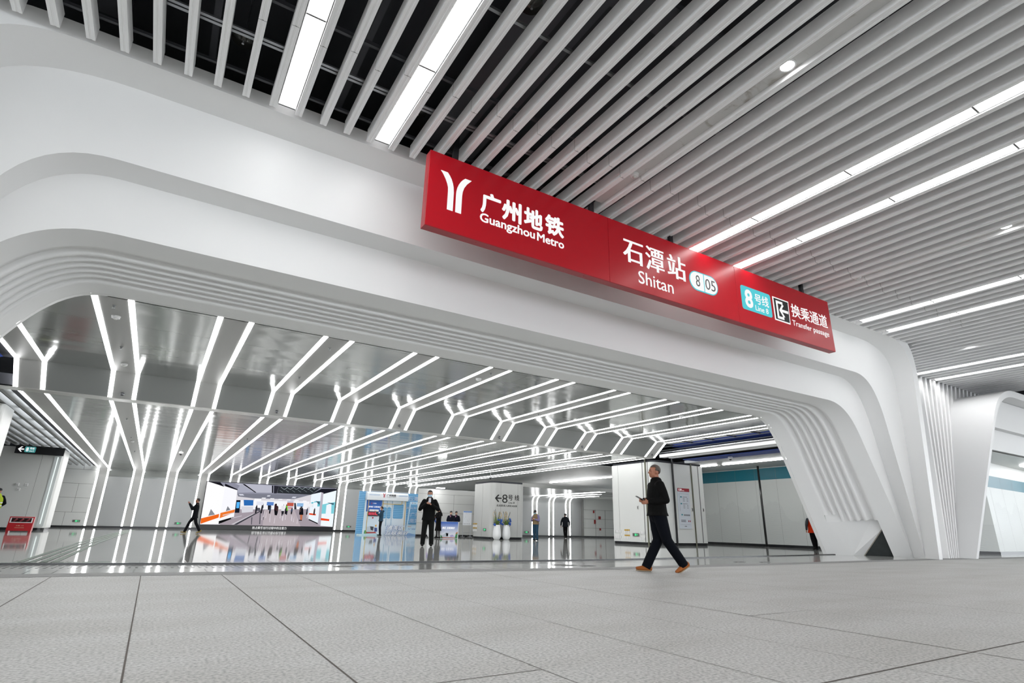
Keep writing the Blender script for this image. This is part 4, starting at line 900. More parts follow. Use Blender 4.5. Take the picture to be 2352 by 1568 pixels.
def teal_wall(par, pts, h0=3.36, h1=3.97, jst=1.25):
    for (a, b), (c, d) in zip(pts, pts[1:]):
        mb = MB(); mb.face([(a, b, .12), (c, d, .12), (c, d, h0), (a, b, h0)]); obj('mural_panels', mb, M_mural, par)
        mb = MB(); mb.face([(a, b, h0), (c, d, h0), (c, d, h1), (a, b, h1)]); obj('teal_band', mb, M_teal, par)
        mb = MB(); mb.face([(a, b, h1), (c, d, h1), (c, d, 4.6), (a, b, 4.6)]); obj('upper_wall', mb, M_white, par)
        p, q = V((a, b, 0)), V((c, d, 0)); t = (q-p).normalized(); n_ = V((-t.y, t.x, 0)); n_ = n_ if n_.dot(V((0, 0, 0))-p) > 0 else -n_
        mb = MB(); z_ = V((0, 0, 1)); mb.face([p+n_*.02, q+n_*.02, q+n_*.02+z_*.12, p+n_*.02+z_*.12]); obj('skirting', mb, M_skirt, par)
        mb = MB(); k = .6
        while k < (q-p).length-.2:
            e = p+t*k+n_*.004; mb.face([e-t*.004+z_*.12, e+t*.004+z_*.12, e+t*.004+z_*h1, e-t*.004+z_*h1]); k += jst
        obj('panel_joints', mb, M_joint, par)
teal_wall(wt, [(27.5, 12.6), (27.5, 24.5)])
pl_ = thing('cable_pole', 'dark slim pole standing in front of the mountain wall', 'pole', (26.5, 18.5, 0))
mb = MB(); mb.tube([(26.5, 18.5, .01), (26.5, 18.5, 3.98)], .055, 10); obj('tube', mb, mat('pole_dark', (.05, .05, .05), .25, metal=.6), pl_, True)
mb = MB(); mb.lathe((26.5, 18.5, 0), [(.09, 0), (.09, .02), (.06, .03)], 14); obj('foot', mb, M_black, pl_)
w2 = stree('wall_side', 'teal topped mural wall seen through the second arch at the right edge', 'wall', (32, 11, 0))
teal_wall(w2, [(29.0, 12.7), (31.6, 10.75), (40, 11.2)], 2.87, 3.40, 1.6)
mb = MB(); mb.grid([[(28.4, 9.7, 4.2), (44, 9.7, 4.2)], [(29.6, 14, 3.55), (44, 14, 3.55)]]); obj('upper_soffit', mb, M_white, w2)
for i, y in enumerate((10.2, 11.6)):
    mb = MB(); mb.box(35.5, 43.5, y, y+.3, 4.0-.12*i, 4.03-.12*i); tag(obj('linear_light', mb, glow('second_passage_fill', (1, 1, 1), 4.5)), 'added fill light out of view inside the second arch, %s row' % ('front', 'rear')[i], 'ceiling light', 'added fill lights in the second passage')  # added fill lights outside the view, brightening the mural wall
for b in ((19.8, 60, 52, 52.1, 0, 5.6), (-16, 60, 60, 60.1, 0, 6)):
    mb = MB(); mb.box(*b); struct(obj('wall_end', mb, M_white), 'white wall closing the far end of the side halls', 'wall')
# walls and ceiling out of view; the rear stays open to world light
mb = MB(); mb.box(60, 60.2, 9.5, 60, 0, 9); struct(obj('wall_light_block', mb, M_white), 'unseen white wall far to the right, added to block world light', 'wall')  # unseen wall, cut to this length to keep world light off the mural
mb = MB(); mb.box(-30, -4.4, -41, 9.3, 7.5, 7.55); mb.box(34.2, 60, -41, 9.3, 7.5, 7.55); struct(obj('ceiling_outer', mb, M_white), 'plain white ceiling of the concourse out of view on both sides', 'ceiling')
mb = MB(); mb.box(44, 60, 9.4, 9.5, 0, 9); struct(obj('wall_outer', mb, M_white), 'white concourse wall right of the second arch', 'wall')
mb = MB(); mb.box(-30, -4.3, 9.4, 9.5, 0, 9); struct(obj('wall_beside', mb, M_white), 'white wall left of the arch', 'wall')
mb = MB(); mb.box(-30, 60, 12.13, 12.2, 4.75, 9); struct(obj('wall_above', mb, M_void), 'dark bulkhead hidden above the arch', 'wall')
mb = MB(); mb.box(-16, -15.9, 9.5, 60, 0, 5.3); struct(obj('wall_hall', mb, M_white), 'white wall at the far left of the side hall', 'wall')
# ---------------------------------------------------------------- photo booth shaped like a train
bo = thing('photo_booth', 'light blue photo booth shaped like a train carriage with slogans', 'display booth', (13, 36, 0))
def bm_(h, nm, pts, y0, y1, rough=.45, emit=0, name=None):
    mb = MB(); mb.prism(pts, 'y', y0, y1); return obj(nm, mb, mat(name or 'booth_'+h, h, rough), bo)
stripe = mat('booth_stripe', '6aa6cf', .45)
nt, b = nodes(stripe); tc = nt.nodes.new('ShaderNodeTexCoord'); wv = nt.nodes.new('ShaderNodeTexWave'); wv.bands_direction = 'Z'; wv.inputs['Scale'].default_value = 2.9
rr = nt.nodes.new('ShaderNodeValToRGB'); rr.color_ramp.elements[0].color = (*lin('4a8fc2'), 1); rr.color_ramp.elements[1].color = (*lin('7fb6da'), 1); rr.color_ramp.elements[0].position = .2; rr.color_ramp.elements[1].position = .5
nt.links.new(tc.outputs['Object'], wv.inputs['Vector']); nt.links.new(wv.outputs['Fac'], rr.inputs[0]); nt.links.new(rr.outputs[0], b.inputs['Base Color'])
mb = MB(); mb.prism([(10.92, 0), (15.07, 0), (15.07, 2.63), (10.92, 2.63)], 'y', 36.0, 36.15); obj('backdrop', mb, stripe, bo)
bm_('dfe9f0', 'carriage_front', [(11.3, 0), (14.12, 0), (14.02, 2.2), (11.3, 2.2)], 35.9, 36.0)
mb = MB(); mb.prism([(35.62, 2.12), (35.7, 2.1), (36.0, 2.1), (36.0, 2.6), (35.75, 2.6), (35.64, 2.5), (35.6, 2.3)], 'x', 11.3, 14.04); obj('header', mb, mat('booth_white', 'e9edf0', .3), bo, False)
M_lred = mat('logo_red', (.45, .01, .03), .4)
def logo(x0, x1, z0, z1, y, mt, par):
    for P in (YL, YR):
        plate('logo', [(x0+(p[0]-3.286)/.623*(x1-x0), z0+(p[1]-6.0)/.757*(z1-z0)) for p in P], mt, par, y, .005)
logo(12.3, 12.49, 2.28, 2.53, 35.6, M_lred, bo)
text('广州地铁', 12.55, 13.18, 2.35, 2.5, 35.6, M_ink, bo, bold=.02); text('Guangzhou Metro', 12.55, 13.18, 2.285, 2.33, 35.6, M_ink, bo)
for a, c in ((11.42, 12.1), (13.38, 13.98)):
    for z in (2.40, 2.43): bm_('8fb4d8', 'header_line', [(a, z), (c, z), (c, z+.012), (a, z+.012)], 35.59, 35.61)
bm_('2a62b8', 'poster', [(11.4, 1.4), (12.36, 1.4), (12.38, 2.09), (11.38, 2.09)], 35.88, 35.9)
logo(11.66, 11.76, 1.85, 1.95, 35.88, M_lred, bo); text('广州地铁', 11.78, 12.02, 1.87, 1.94, 35.88, M_letter, bo)
text('通湾区 互联美好', 11.5, 12.33, 1.65, 1.75, 35.88, M_letter, bo, bold=.02, shear=.25)
bm_('d8e6f2', 'lower_poster', [(11.38, .06), (12.26, .06), (12.18, 1.4), (11.39, 1.4)], 35.87, 35.9)
bm_('f2f4f6', 'notice', [(11.6, 1.42), (12.2, 1.42), (12.2, 1.54), (11.6, 1.54)], 35.86, 35.88)
bm_('201418', 'led_display', [(11.5, 1.14), (12.19, 1.14), (12.19, 1.41), (11.5, 1.41)], 35.82, 35.88)
for q in range(6): mb = MB(); mb.box(11.56+.1*q, 11.62+.1*q, 35.815, 35.82, 1.2, 1.36); obj('led_digit', mb, glow('led_red', 'ff5a70', .9), bo)
mb = MB(); mb.prism([(11.86+.045*math.cos(i*PI/8), 1.03+.045*math.sin(i*PI/8)) for i in range(16)], 'y', 35.84, 35.88); obj('red_button', mb, M_lred, bo)
bm_('c4ccd4', 'train_print', [(11.46, .47), (11.74, .54), (11.99, .51), (12.0, .21), (11.6, .19)], 35.862, 35.87); bm_('3a3f48', 'train_print', [(11.74, .52), (11.97, .5), (11.95, .27), (11.8, .31)], 35.856, 35.863)
bm_('4f9a5a', 'tree_print', [(11.39, .08), (11.6, .1), (11.5, .3), (11.4, .26)], 35.862, 35.87); bm_('b0423c', 'ground_print', [(11.5, .1), (12.2, .12), (12.1, .2), (11.55, .18)], 35.862, 35.87); bm_('3f4f8a', 'train_print', [(12.02, .45), (12.2, .44), (12.22, .22), (12.05, .2)], 35.862, 35.87); bm_('e0a030', 'flower_print', [(12.06, .6), (12.14, .64), (12.16, .52), (12.08, .5)], 35.862, 35.87)
def oval(x0, x1, z0, z1, nm):
    r = (x1-x0)/2; c_ = (x0+x1)/2
    p = [(c_+r*math.cos(PI*i/10), z1-r+r*math.sin(PI*i/10)) for i in range(11)]+[(c_-r*math.cos(PI*i/10), z0+r-r*math.sin(PI*i/10)) for i in range(11)]
    mb = MB(); mb.prism(p, 'y', 35.88, 35.9); obj(nm, mb, stripe, bo)
oval(12.47, 12.72, 1.0, 1.72, 'door_window'); oval(12.77, 13.02, 1.0, 1.73, 'door_window')
mb = MB(); mb.prism(rrect(13.18, 13.85, 1.02, 1.93, .1), 'y', 35.88, 35.9); obj('side_window', mb, stripe, bo)
for a in (12.42, 12.72, 13.07): bm_('8fb4cc', 'door_seam', [(a, .56), (a+.035, .56), (a+.035, 2.08), (a, 2.08)], 35.885, 35.9)
M_yel = mat('pole_yellow', 'd9b45a', .35)
for P in ([(11.45, 35.7, .05), (11.45, 35.7, 2.12)], [(12.41, 35.75, 1.4), (12.41, 35.75, 2.1)], [(12.41, 35.75, 1.9), (13.62, 35.75, 1.9), (13.68, 35.75, 1.95), (13.68, 35.75, 2.1)], [(13.95, 35.8, .3), (13.95, 35.8, 2.1)]):
    mb = MB(); mb.tube(P, .02, 8); obj('grab_pole', mb, M_yel, bo, True)
M_lb = mat('lettering_blue', '3f7fc0', .4)
def big(s, x0, x1, z0, z1, y):
    text(s, x0-.012, x1+.012, z0-.0, z1+.012, y+.02, M_lb, bo, bold=.05, depth=.03, shear=.2); text(s, x0, x1, z0+.012, z1, y-.03, mat('lettering_white', (.85, .87, .9), .4), bo, bold=.022, depth=.01, shear=.2)
big('通湾区', 12.68, 13.86, .31, .61, 35.55); big('互联美好', 12.58, 14.17, .02, .28, 35.5)
M_pale = mat('lettering_pale', 'b9c8dc', .4)
for s, a, c, z0, z1 in (('石潭', 14.13, 14.91, 2.15, 2.44), ('州火车站', 14.03, 14.98, 1.62, 1.79), ('广州', 14.33, 14.94, 1.17, 1.44), ('南站', 14.29, 14.96, .78, 1.06)):
    text(s, a, c, z0, z1, 35.8 if z0 < 2 else 35.99, M_pale, bo, bold=.01, depth=.01)
bm_('c9e2f2', 'station_board', [(14.1, 0), (15.09, 0), (15.06, 2.1), (14.3, 2.1)], 35.9, 36.0)
mb = MB(); mb.prism([(14.26, .7), (15.0, .67), (15.02, 1.95), (14.37, 1.94)], 'y', 35.86, 35.9); obj('board_screen', mb, stripe, bo)
logo(14.44, 14.5, 1.99, 2.06, 35.9, M_lred, bo); text('广州地铁', 14.52, 14.72, 2.0, 2.05, 35.9, M_ink, bo)
bm_('8fb4e0', 'wave_print', [(14.1, .0), (15.09, 0), (14.9, .05), (14.56, .12), (14.1, .21)], 35.88, 35.9)
text('你好', 14.25, 14.5, .52, .59, 35.9, mat('print_orange', 'e08a3c', .5), bo); text('为广州站', 14.26, 14.8, .36, .45, 35.9, M_lb, bo, shear=.2)
bm_('b7d7e0', 'floor_plinth', [(10.93, 0), (12.08, 0), (12.08, .08), (10.93, .08)], 35.2, 35.9)
# podium
po = thing('podium', 'white podium with a blue front print and slogan', 'podium', (14.4, 29.5, 0))
mb = MB(); mb.box(13.87, 14.98, 29.4, 29.9, 0, .88); obj('body', mb, M_white2, po, bevel=.01)
grad = mat('podium_print', '5f8fd0', .4); nt, b = nodes(grad); tc = nt.nodes.new('ShaderNodeTexCoord'); sx = nt.nodes.new('ShaderNodeSeparateXYZ'); rr = nt.nodes.new('ShaderNodeValToRGB'); e = rr.color_ramp.elements
e[0].position = .25; e[0].color = (*lin('dfe3ec'), 1); e[1].position = .85; e[1].color = (*lin('2460bd'), 1)
nt.links.new(tc.outputs['Object'], sx.inputs[0]); nt.links.new(sx.outputs['Z'], rr.inputs[0]); nt.links.new(rr.outputs[0], b.inputs['Base Color'])
mb = MB(); mb.box(13.88, 14.93, 29.38, 29.4, .005, .87); obj('front_print', mb, grad, po)
text('湾区 互联美好', 13.95, 14.74, .49, .61, 29.38, M_letter, po, bold=.03, depth=.003, shear=.25)
for h, p in (('b9c2cc', [(13.95, .14), (14.2, .3), (14.36, .28), (14.35, .1), (14.0, .08)]), ('3a3f48', [(14.2, .29), (14.35, .27), (14.33, .12), (14.24, .12)]), ('a9a0cc', [(14.45, .15), (14.6, .2), (14.75, .1), (14.5, .08)]), ('4a8a58', [(14.75, .02), (14.92, .02), (14.92, .3), (14.8, .2)]), ('4a8a58', [(13.89, .02), (14.02, .02), (13.98, .12), (13.89, .2)]), ('c07a4c', [(14.78, .2), (14.92, .3), (14.92, .36), (14.82, .3)]), ('b05a40', [(13.9, .03), (14.8, .03), (14.7, .06), (13.95, .07)])):
    mb = MB(); mb.prism(p, 'y', 29.374, 29.38); obj('picture_print', mb, mat('print_'+h, h, .5), po)
po.location.x -= .29
# easel board
eb = thing('notice_board', 'white network map board on a wheeled stand right of the podium', 'notice board', (15.76, 30.5, 0))
mb = MB(); mb.box(15.49, 16.04, 30.46, 30.5, .72, 1.5); obj('board', mb, mat('map_white', (.68, .70, .73), .3), eb)
mb = MB(); mb.box(15.49, 16.04, 30.45, 30.465, 1.43, 1.5); obj('header', mb, mat('map_blue', '6f90c8', .4), eb)
mb = MB()
for i in range(14):
    a = V((random.uniform(15.56, 15.97), 30.455, random.uniform(.9, 1.38))); d = random.choice([(.08, .0), (.05, .05), (.0, .08), (.05, -.05)]); mb.tube([a, a+V((d[0], 0, d[1]))], .003, 4)
for i in range(4): mb.box(15.54+.11*i, 15.6+.11*i, 30.452, 30.46, .78, .82)
obj('map_print', mb, mat('map_ink', (.35, .36, .4), .5), eb)
for x in (15.52, 16.02): mb = MB(); mb.tube([(x, 30.52, .05), (x, 30.52, 1.52)], .015, 8); obj('post', mb, M_rail, eb)
mb = MB(); mb.tube([(15.52, 30.52, .3), (16.02, 30.52, .3)], .012, 8)
for x in (15.52, 16.02): mb.tube([(x, 30.25, .07), (x, 30.8, .07)], .015, 8)
obj('stand', mb, M_rail, eb)
for x in (15.52, 16.02):
    for y in (30.27, 30.78): mb = MB(); mb.tube([(x-.015, y, .035), (x+.015, y, .035)], .035, 12); obj('wheel', mb, M_black, eb)
# vases with flower arrangements
M_vase = mat('vase_white', (.78, .79, .80), .2); M_fb = mat('flower_blue', '1f4fa8', .6); M_leaf = mat('leaf_green', '5f7a2c', .6); M_cream = mat('reed_cream', 'c9b48a', .7); M_dkl = mat('leaf_dark', '26351f', .6)
def vase(x, y, lab, seed, pink=False, h=.77):
    rnd = random.Random(seed); t = thing('vase', lab, 'vase', (x, y, 0), 0, 'tall white floor vases with flowers'); s = h/.77
    mb = MB(); mb.lathe((x, y, 0), [(.13*s, 0), (.16*s, .02), (.215*s, .11*s), (.235*s, .22*s), (.225*s, .40*s), (.19*s, .62*s), (.17*s, .74*s), (.175*s, .77*s), (.15*s, .77*s), (.15*s, .72*s), (.0001, .72*s)], 32); obj('vessel', mb, M_vase, t, True)
    def part(nm, mb_, mt): obj(nm, mb_, mt, t, nm != 'leaves')
    mb = MB()
    for i in range(26):
        a = rnd.uniform(0, 2*PI); L = rnd.uniform(.25, .55); sp = rnd.uniform(.05, .28)
        b0 = V((x+.06*math.cos(a), y+.06*math.sin(a), h-.03)); tip = b0+V((sp*math.cos(a), sp*math.sin(a), L)); md = b0.lerp(tip, .5)+V((.03*math.cos(a), .03*math.sin(a), .05)); n_ = V((-math.sin(a), math.cos(a), 0))*.02
        mb.face([b0-n_*.5, b0+n_*.5, md+n_, md-n_]); mb.face([md-n_, md+n_, tip])
    part('leaves', mb, M_leaf)
    mb = MB()
    for i in range(30):
        a = rnd.uniform(0, 2*PI); c_ = V((x+rnd.uniform(.1, .26)*math.cos(a), y+rnd.uniform(.1, .26)*math.sin(a), h+rnd.uniform(-.06, .16))); n_ = V((rnd.uniform(-1, 1), rnd.uniform(-1, 1), rnd.uniform(0, 1)))*.06; q = V((-n_.y, n_.x, .02))
        mb.face([c_-n_, c_+q*.5, c_+n_, c_-q*.5])
    part('leaves', mb, M_dkl)
    for i in range(8):
        a = rnd.uniform(PI, 2.1*PI) if i < 6 else rnd.uniform(0, PI); r_ = rnd.uniform(.14, .26); c_ = (x+r_*math.cos(a), y+r_*math.sin(a), h+rnd.uniform(.0, .32))
        mb = MB(); mb.ell(c_, (.055, .055, .045), 1)
        for k in range(6):
            f = 2*PI*k/6; mb.ell((c_[0]+.04*math.cos(f), c_[1]+.03*math.sin(f), c_[2]+.035*math.sin(f)), (.035, .03, .035), 1)
        obj('blossom', mb, M_fb if not (pink and i > 4) else mat('flower_pink', 'b08ac0', .6), t, True)
    for i in range(3):
        a = rnd.uniform(PI*.9, 2.1*PI); c_ = V((x+.2*math.cos(a), y+.1*math.sin(a), h+rnd.uniform(.35, .6)))
        mb = MB(); pts = [c_+V((.09*math.cos(u), 0, .13*math.sin(u))) for u in [2*PI*k/14 for k in range(15)]]; mb.tube(pts, .012, 5); mb.tube([V((x, y, h)), c_-V((0, 0, .13))], .008, 5); obj('reed_loop', mb, M_cream, t, True)
    for i in range(3):
        a = rnd.uniform(0, 2*PI); b0 = V((x, y, h)); tip = V((x+.2*math.cos(a), y+.2*math.sin(a), h+rnd.uniform(.7, .88))); mb = MB(); mb.tube([b0, tip], .006, 5)
        for k in range(8):
            c_ = b0.lerp(tip, .55+.056*k); mb.ell(c_+V((rnd.uniform(-.02, .02), 0, 0)), (.016, .012, .024), 1)
        obj('twig', mb, M_dkl, t, True)
vase(16.38, 28.05, 'left one of two tall white vases with blue flowers before the arrow column', 3)
vase(16.96, 28.0, 'right one of two tall white vases with blue flowers before the arrow column', 8)
vase(13.52, 30.4, 'tall white vase with blue flowers beside the woman in the black coat', 5, True, .84)
# fire extinguisher box
fb = thing('fire_box', 'red fire extinguisher box with a glazed top at the foot of the left column', 'fire box', (-4.48, 30.9, 0))
M_fr = mat('fire_box_red', (.42, .010, .016), .3)
mb = MB(); mb.prism([(30.75, .09), (31.12, .09), (31.12, .64), (30.92, .64)], 'x', -4.90, -4.10); obj('case', mb, M_fr, fb, bevel=.008)
for x in (-4.89, -4.19): mb = MB(); mb.box(x, x+.08, 30.78, 31.1, 0, .1); obj('foot', mb, M_fr, fb)
def slope(z): return 30.75+(z-.09)/.55*.17
mb = MB(); mb.face([(-4.86, slope(.40)-.008, .40), (-4.14, slope(.40)-.008, .40), (-4.14, slope(.60)-.008, .60), (-4.86, slope(.60)-.008, .60)]); obj('window_frame', mb, M_white2, fb)
mb = MB(); mb.face([(-4.82, slope(.43)-.012, .43), (-4.18, slope(.43)-.012, .43), (-4.18, slope(.59)-.012, .59), (-4.82, slope(.59)-.012, .59)]); obj('window', mb, mat('window_dark', (.03, .012, .012), .15), fb)
for i in range(3): mb = MB(); mb.tube([(-4.74+.2*i, slope(.47)-.014, .455), (-4.64+.2*i, slope(.56)-.016, .56)], .03, 8); obj('extinguisher', mb, mat('extinguisher_red', (.22, .02, .03), .4), fb, True)
text('火警 119', -4.62, -4.38, .27, .31, slope(.27)-.003, mat('text_gold', (.75, .6, .4), .4), fb, depth=.002); text('消防器材放置箱', -4.65, -4.35, .20, .225, slope(.2)-.003, mat('text_gold', (.75, .6, .4), .4), fb, depth=.002)

# ---------------------------------------------------------------- people
def fuse(mb, vox, smooth_it=3):
    """join overlapping volumes into one continuous skin"""
    bmesh.ops.recalc_face_normals(mb.bm, faces=mb.bm.faces)
    me = bpy.data.meshes.new('skin'); mb.bm.to_mesh(me); mb.bm.free()
    o = bpy.data.objects.new('skin', me); COL.objects.link(o)
    r = o.modifiers.new('remesh', 'REMESH'); r.mode = 'VOXEL'; r.voxel_size = vox
    if smooth_it: s_ = o.modifiers.new('smooth', 'SMOOTH'); s_.iterations = smooth_it; s_.factor = .5
    out = bpy.data.meshes.new_from_object(o.evaluated_get(bpy.context.evaluated_depsgraph_get()))
    bpy.data.objects.remove(o); bpy.data.meshes.remove(me)
    return out
def capsule(mb, pts, rads, n=12, side=(1, 0, 0), f0=False, f1=False):
    """tapered limb with rounded ends"""
    pts = [V(p) for p in pts]; rads = [(r, r) if not isinstance(r, (tuple, list)) else r for r in rads]
    d0 = (pts[0]-pts[1]).normalized(); d1 = (pts[-1]-pts[-2]).normalized(); P, R = [], []
    for f in (() if f0 else (1.0, .7, .35)):
        r = rads[0]; P.append(pts[0]+d0*min(r)*f); q = math.sqrt(max(0, 1-f*f))+.02; R.append((r[0]*q, r[1]*q))
    P += pts; R += rads
    for f in (() if f1 else (.35, .7, 1.0)):
        r = rads[-1]; P.append(pts[-1]+d1*min(r)*f); q = math.sqrt(max(0, 1-f*f))+.02; R.append((r[0]*q, r[1]*q))
    mb.tube(P, R, n, side)
def person(lab, loc, face, H=1.72, vox=.009, skin='b98a70', hair='15120f', top='121312', trs='1a1b1c', shoe='16130f', elbow=None, wrist=None, knee=None, ankle=None, hem=.80,
           head_dir=0.0, head_tilt=0.0, hairstyle='short', mask=None, hood=False, cap=None, bulk=1.0, vest=None, skirt=None, collar=True, finger=True, half=False, bald=False, sleeve=None, foot_dir=None, toe_up=(0, 0), legw=1.0, twist=0):
    s = H/1.72
    t = thing('person', lab, 'person', loc, math.atan2(face[1], face[0])+PI/2)
    t.scale = (s, s, s)
    sw = .165+.02*bulk; S = {-1: V((-sw, .0, 1.385)), 1: V((sw, .0, 1.385))}
    E = {-1: V((-.27*bulk, .03, 1.13)), 1: V((.27*bulk, .03, 1.13))}; W = {-1: V((-.28*bulk, -.04, .88)), 1: V((.28*bulk, -.04, .88))}
    Kn = {-1: V((-.095, -.02, .50)), 1: V((.095, -.02, .50))}; An = {-1: V((-.10, .02, .085)), 1: V((.10, .02, .085))}; Hp = {-1: V((-.085, 0, .90)), 1: V((.085, 0, .90))}
    for dic, src in ((E, elbow), (W, wrist), (Kn, knee), (An, ankle)):
        if src:
            for k, v in src.items(): dic[k] = V(v)
    hc = V((0, -.03, 1.60)); hd = Matrix.Translation(V((0, -.0, 1.50))) @ Matrix.Rotation(head_dir, 4, 'Z') @ Matrix.Rotation(head_tilt, 4, 'X') @ Matrix.Translation(V((0, 0, -1.50)))
    def X(mb, keep):
        bmesh.ops.transform(mb.bm, matrix=hd, verts=[v for v in mb.bm.verts if v not in keep])
    ob = lambda nm, me, mt, sm=True: link(nm, me, mt, t, sm)
    # body: head, neck, trunk, limbs, hands as one skin
    mb = MB()
    mb.ell((0, -.012, 1.625), (.074, .092, .098)); mb.ell((0, -.045, 1.575), (.060, .062, .075)); mb.ell((0, -.062, 1.535), (.040, .040, .030))
    mb.ell((0, -.112, 1.592), (.014, .020, .020), 1); capsule(mb, [(0, -.098, 1.625), (0, -.113, 1.592)], [.010, .014], 8)
    for k in (-1, 1):
        mb.ell((k*.077, .0, 1.60), (.012, .022, .034), 1); mb.ell((k*.030, -.083, 1.632), (.022, .018, .010), 1); mb.ell((k*.035, -.078, 1.585), (.022, .022, .022), 1)
    mb.ell((0, -.100, 1.556), (.022, .012, .006), 1); mb.ell((0, -.098, 1.547), (.018, .012, .006), 1)
    X(mb, set())
    capsule(mb, [(0, .02, 1.40), (0, .005, 1.53)], [.062, .056])
    capsule(mb, [(0, 0, .92), (0, 0, 1.05), (0, .0, 1.22), (0, .01, 1.38)], [(.150, .105), (.135, .095), (.155, .105), (.150, .085)], 16)
    for k in (-1, 1):
        if not (half and False):
            capsule(mb, [Hp[k], Kn[k], An[k]], [.075, .052, .038])
        capsule(mb, [S[k], E[k]], [.050, .038]); capsule(mb, [E[k], W[k]], [.038, .026])
        d = (W[k]-E[k]).normalized(); hnd = wrist and ('hand%d' % k) in (wrist or {})
        # palm and fingers: the fingers curl towards the body's middle
        inn = V((-k, -.3, 0)); inn = (inn-d*inn.dot(d)).normalized(); nn = d.cross(inn)
        pc = W[k]+d*.045; capsule(mb, [W[k]+d*.005, W[k]+d*.045, W[k]+d*.075], [(.024, .015), (.038, .014), (.036, .012)], 10, nn)
        if finger:
            for f, (off, ln) in enumerate(((-.028, .062), (-.0095, .074), (.0095, .068), (.027, .052))):
                b0 = W[k]+d*.078+nn*off; c1 = b0+d*ln*.5+inn*.008; c2 = c1+(d*.6+inn*.8)*ln*.35; c3 = c2+(inn-d*.1)*ln*.25
                capsule(mb, [b0, c1, c2, c3], [.0092, .0088, .008, .0072], 6)
            b0 = W[k]+d*.03+nn*(-.034); capsule(mb, [b0, b0+(d*.6-nn*.6+inn*.5).normalized()*.035, b0+(d*.9-nn*.3+inn*.7).normalized()*.062], [.0115, .0105, .0085], 6)
    ob('body', fuse(mb, min(vox, .0085) if finger else vox, 2), mat('skin_'+skin, skin, .5))
    # eyes and brows
    for k in (-1, 1):
        mb = MB(); mb.ell((k*.030, -.0915, 1.617), (.0115, .006, .0055), 1); X(mb, set()); me = bpy.data.meshes.new('eye'); mb.bm.to_mesh(me); mb.bm.free(); ob('eye', me, mat('eye_dark', '1a1412', .2))
        mb = MB(); capsule(mb, [(k*.016, -.098, 1.637), (k*.030, -.098, 1.642), (k*.044, -.090, 1.638)], [.003, .004, .003], 6); X(mb, set()); me = bpy.data.meshes.new('eyebrow'); mb.bm.to_mesh(me); mb.bm.free(); ob('eyebrow', me, mat('hair_'+hair, hair, .6))
    # hair
    mb = MB()
    mb.ell((0, .004, 1.642), (.083, .098, .094), 3)
    bmesh.ops.delete(mb.bm, geom=[v for v in mb.bm.verts if (v.co.y < -.035 and v.co.z < 1.668) or (v.co.y < .035 and v.co.z < 1.615) or v.co.z < 1.56 or (bald and v.co.z > 1.69)], context='VERTS')
    if hairstyle == 'long': capsule(mb, [(0, .045, 1.66), (0, .075, 1.50), (0, .10, 1.30), (0, .095, 1.20)], [(.085, .06), (.095, .05), (.10, .045), (.08, .03)], 12)
    if hairstyle == 'bun': mb.ell((0, .105, 1.62), (.045, .04, .045))
    X(mb, set()); me = bpy.data.meshes.new('hair'); mb.bm.to_mesh(me); mb.bm.free(); o = ob('hair', me, mat('hair_'+hair, hair, .6))
    if hairstyle == 'short': so = o.modifiers.new('thick', 'SOLIDIFY'); so.thickness = .008
    if mask:
        mb = MB(); mb.ell((0, -.060, 1.570), (.070, .066, .052), 3)
        bmesh.ops.delete(mb.bm, geom=[v for v in mb.bm.verts if v.co.y > -.045], context='VERTS')
        for k in (-1, 1): mb.tube([(k*.066, -.05, 1.585), (k*.082, .0, 1.60)], .0022, 5)
        X(mb, set()); me = bpy.data.meshes.new('face_mask'); mb.bm.to_mesh(me); mb.bm.free(); ob('face_mask', me, mat('mask_'+mask, mask, .7))
    if cap:
        mb = MB(); mb.ell((0, .002, 1.665), (.088, .104, .078), 3); bmesh.ops.delete(mb.bm, geom=[v for v in mb.bm.verts if v.co.z < 1.655], context='VERTS')
        mb.tube([(0, -.07, 1.66), (0, -.13, 1.652), (0, -.165, 1.642)], [(.078, .012), (.072, .008), (.045, .005)], 12); X(mb, set()); me = bpy.data.meshes.new('cap'); mb.bm.to_mesh(me); mb.bm.free(); ob('cap', me, mat('cap_'+cap, cap, .6))
    # jacket or coat
    b_ = bulk; ab = 1+(bulk-1)*.35
    def coat(hem_, gr, arms, sleeves=True):
        mb = MB(); pts = [(0, .0, hem_), (0, .0, (hem_+1.0)/2 if hem_ < .9 else hem_+.05), (0, 0, 1.05), (0, .0, 1.22), (0, .005, 1.36), (0, .01, 1.44)]
        fl = .02+max(0, .8-hem_)*.07
        capsule(mb, pts, [((.185+fl)*b_+gr, (.135+fl)*b_+gr), (.182*b_+gr, .135*b_+gr), (.172*b_+gr, .125*b_+gr), (.190*b_+gr, .132*b_+gr), (.185*b_+gr, .115*b_+gr), (.10*b_+gr, .085*b_+gr)], 18, f0=True)
        if arms:
            for k in (-1, 1):
                capsule(mb, [S[k]+V((-k*.02, 0, -.01)), S[k].lerp(E[k], .5), E[k]], [.078*ab+gr, .070*ab+gr, .060*ab+gr])
                if sleeves: capsule(mb, [E[k], W[k]-(W[k]-E[k]).normalized()*.03], [.060*ab+gr, .047*ab+gr])
        if collar: capsule(mb, [(0, .01, 1.42), (0, .006, 1.50)], [(.088, .088), (.070, .074)], 14, f1=True)
        return mb
    mb = coat(hem, 0, True)
    if hood: mb.ell((0, .10, 1.44), (.115, .07, .075))
    ob('jacket', fuse(mb, vox*1.25, 4), mat('cloth_'+top, top, .85, spec=.12))
    if vest:
        mb = coat(hem-.01, .014, False); ob('vest', fuse(mb, vox*1.25, 4), mat('cloth_'+vest, vest, .8, spec=.12))
    # trousers or stockings, shoes
    mb = MB()
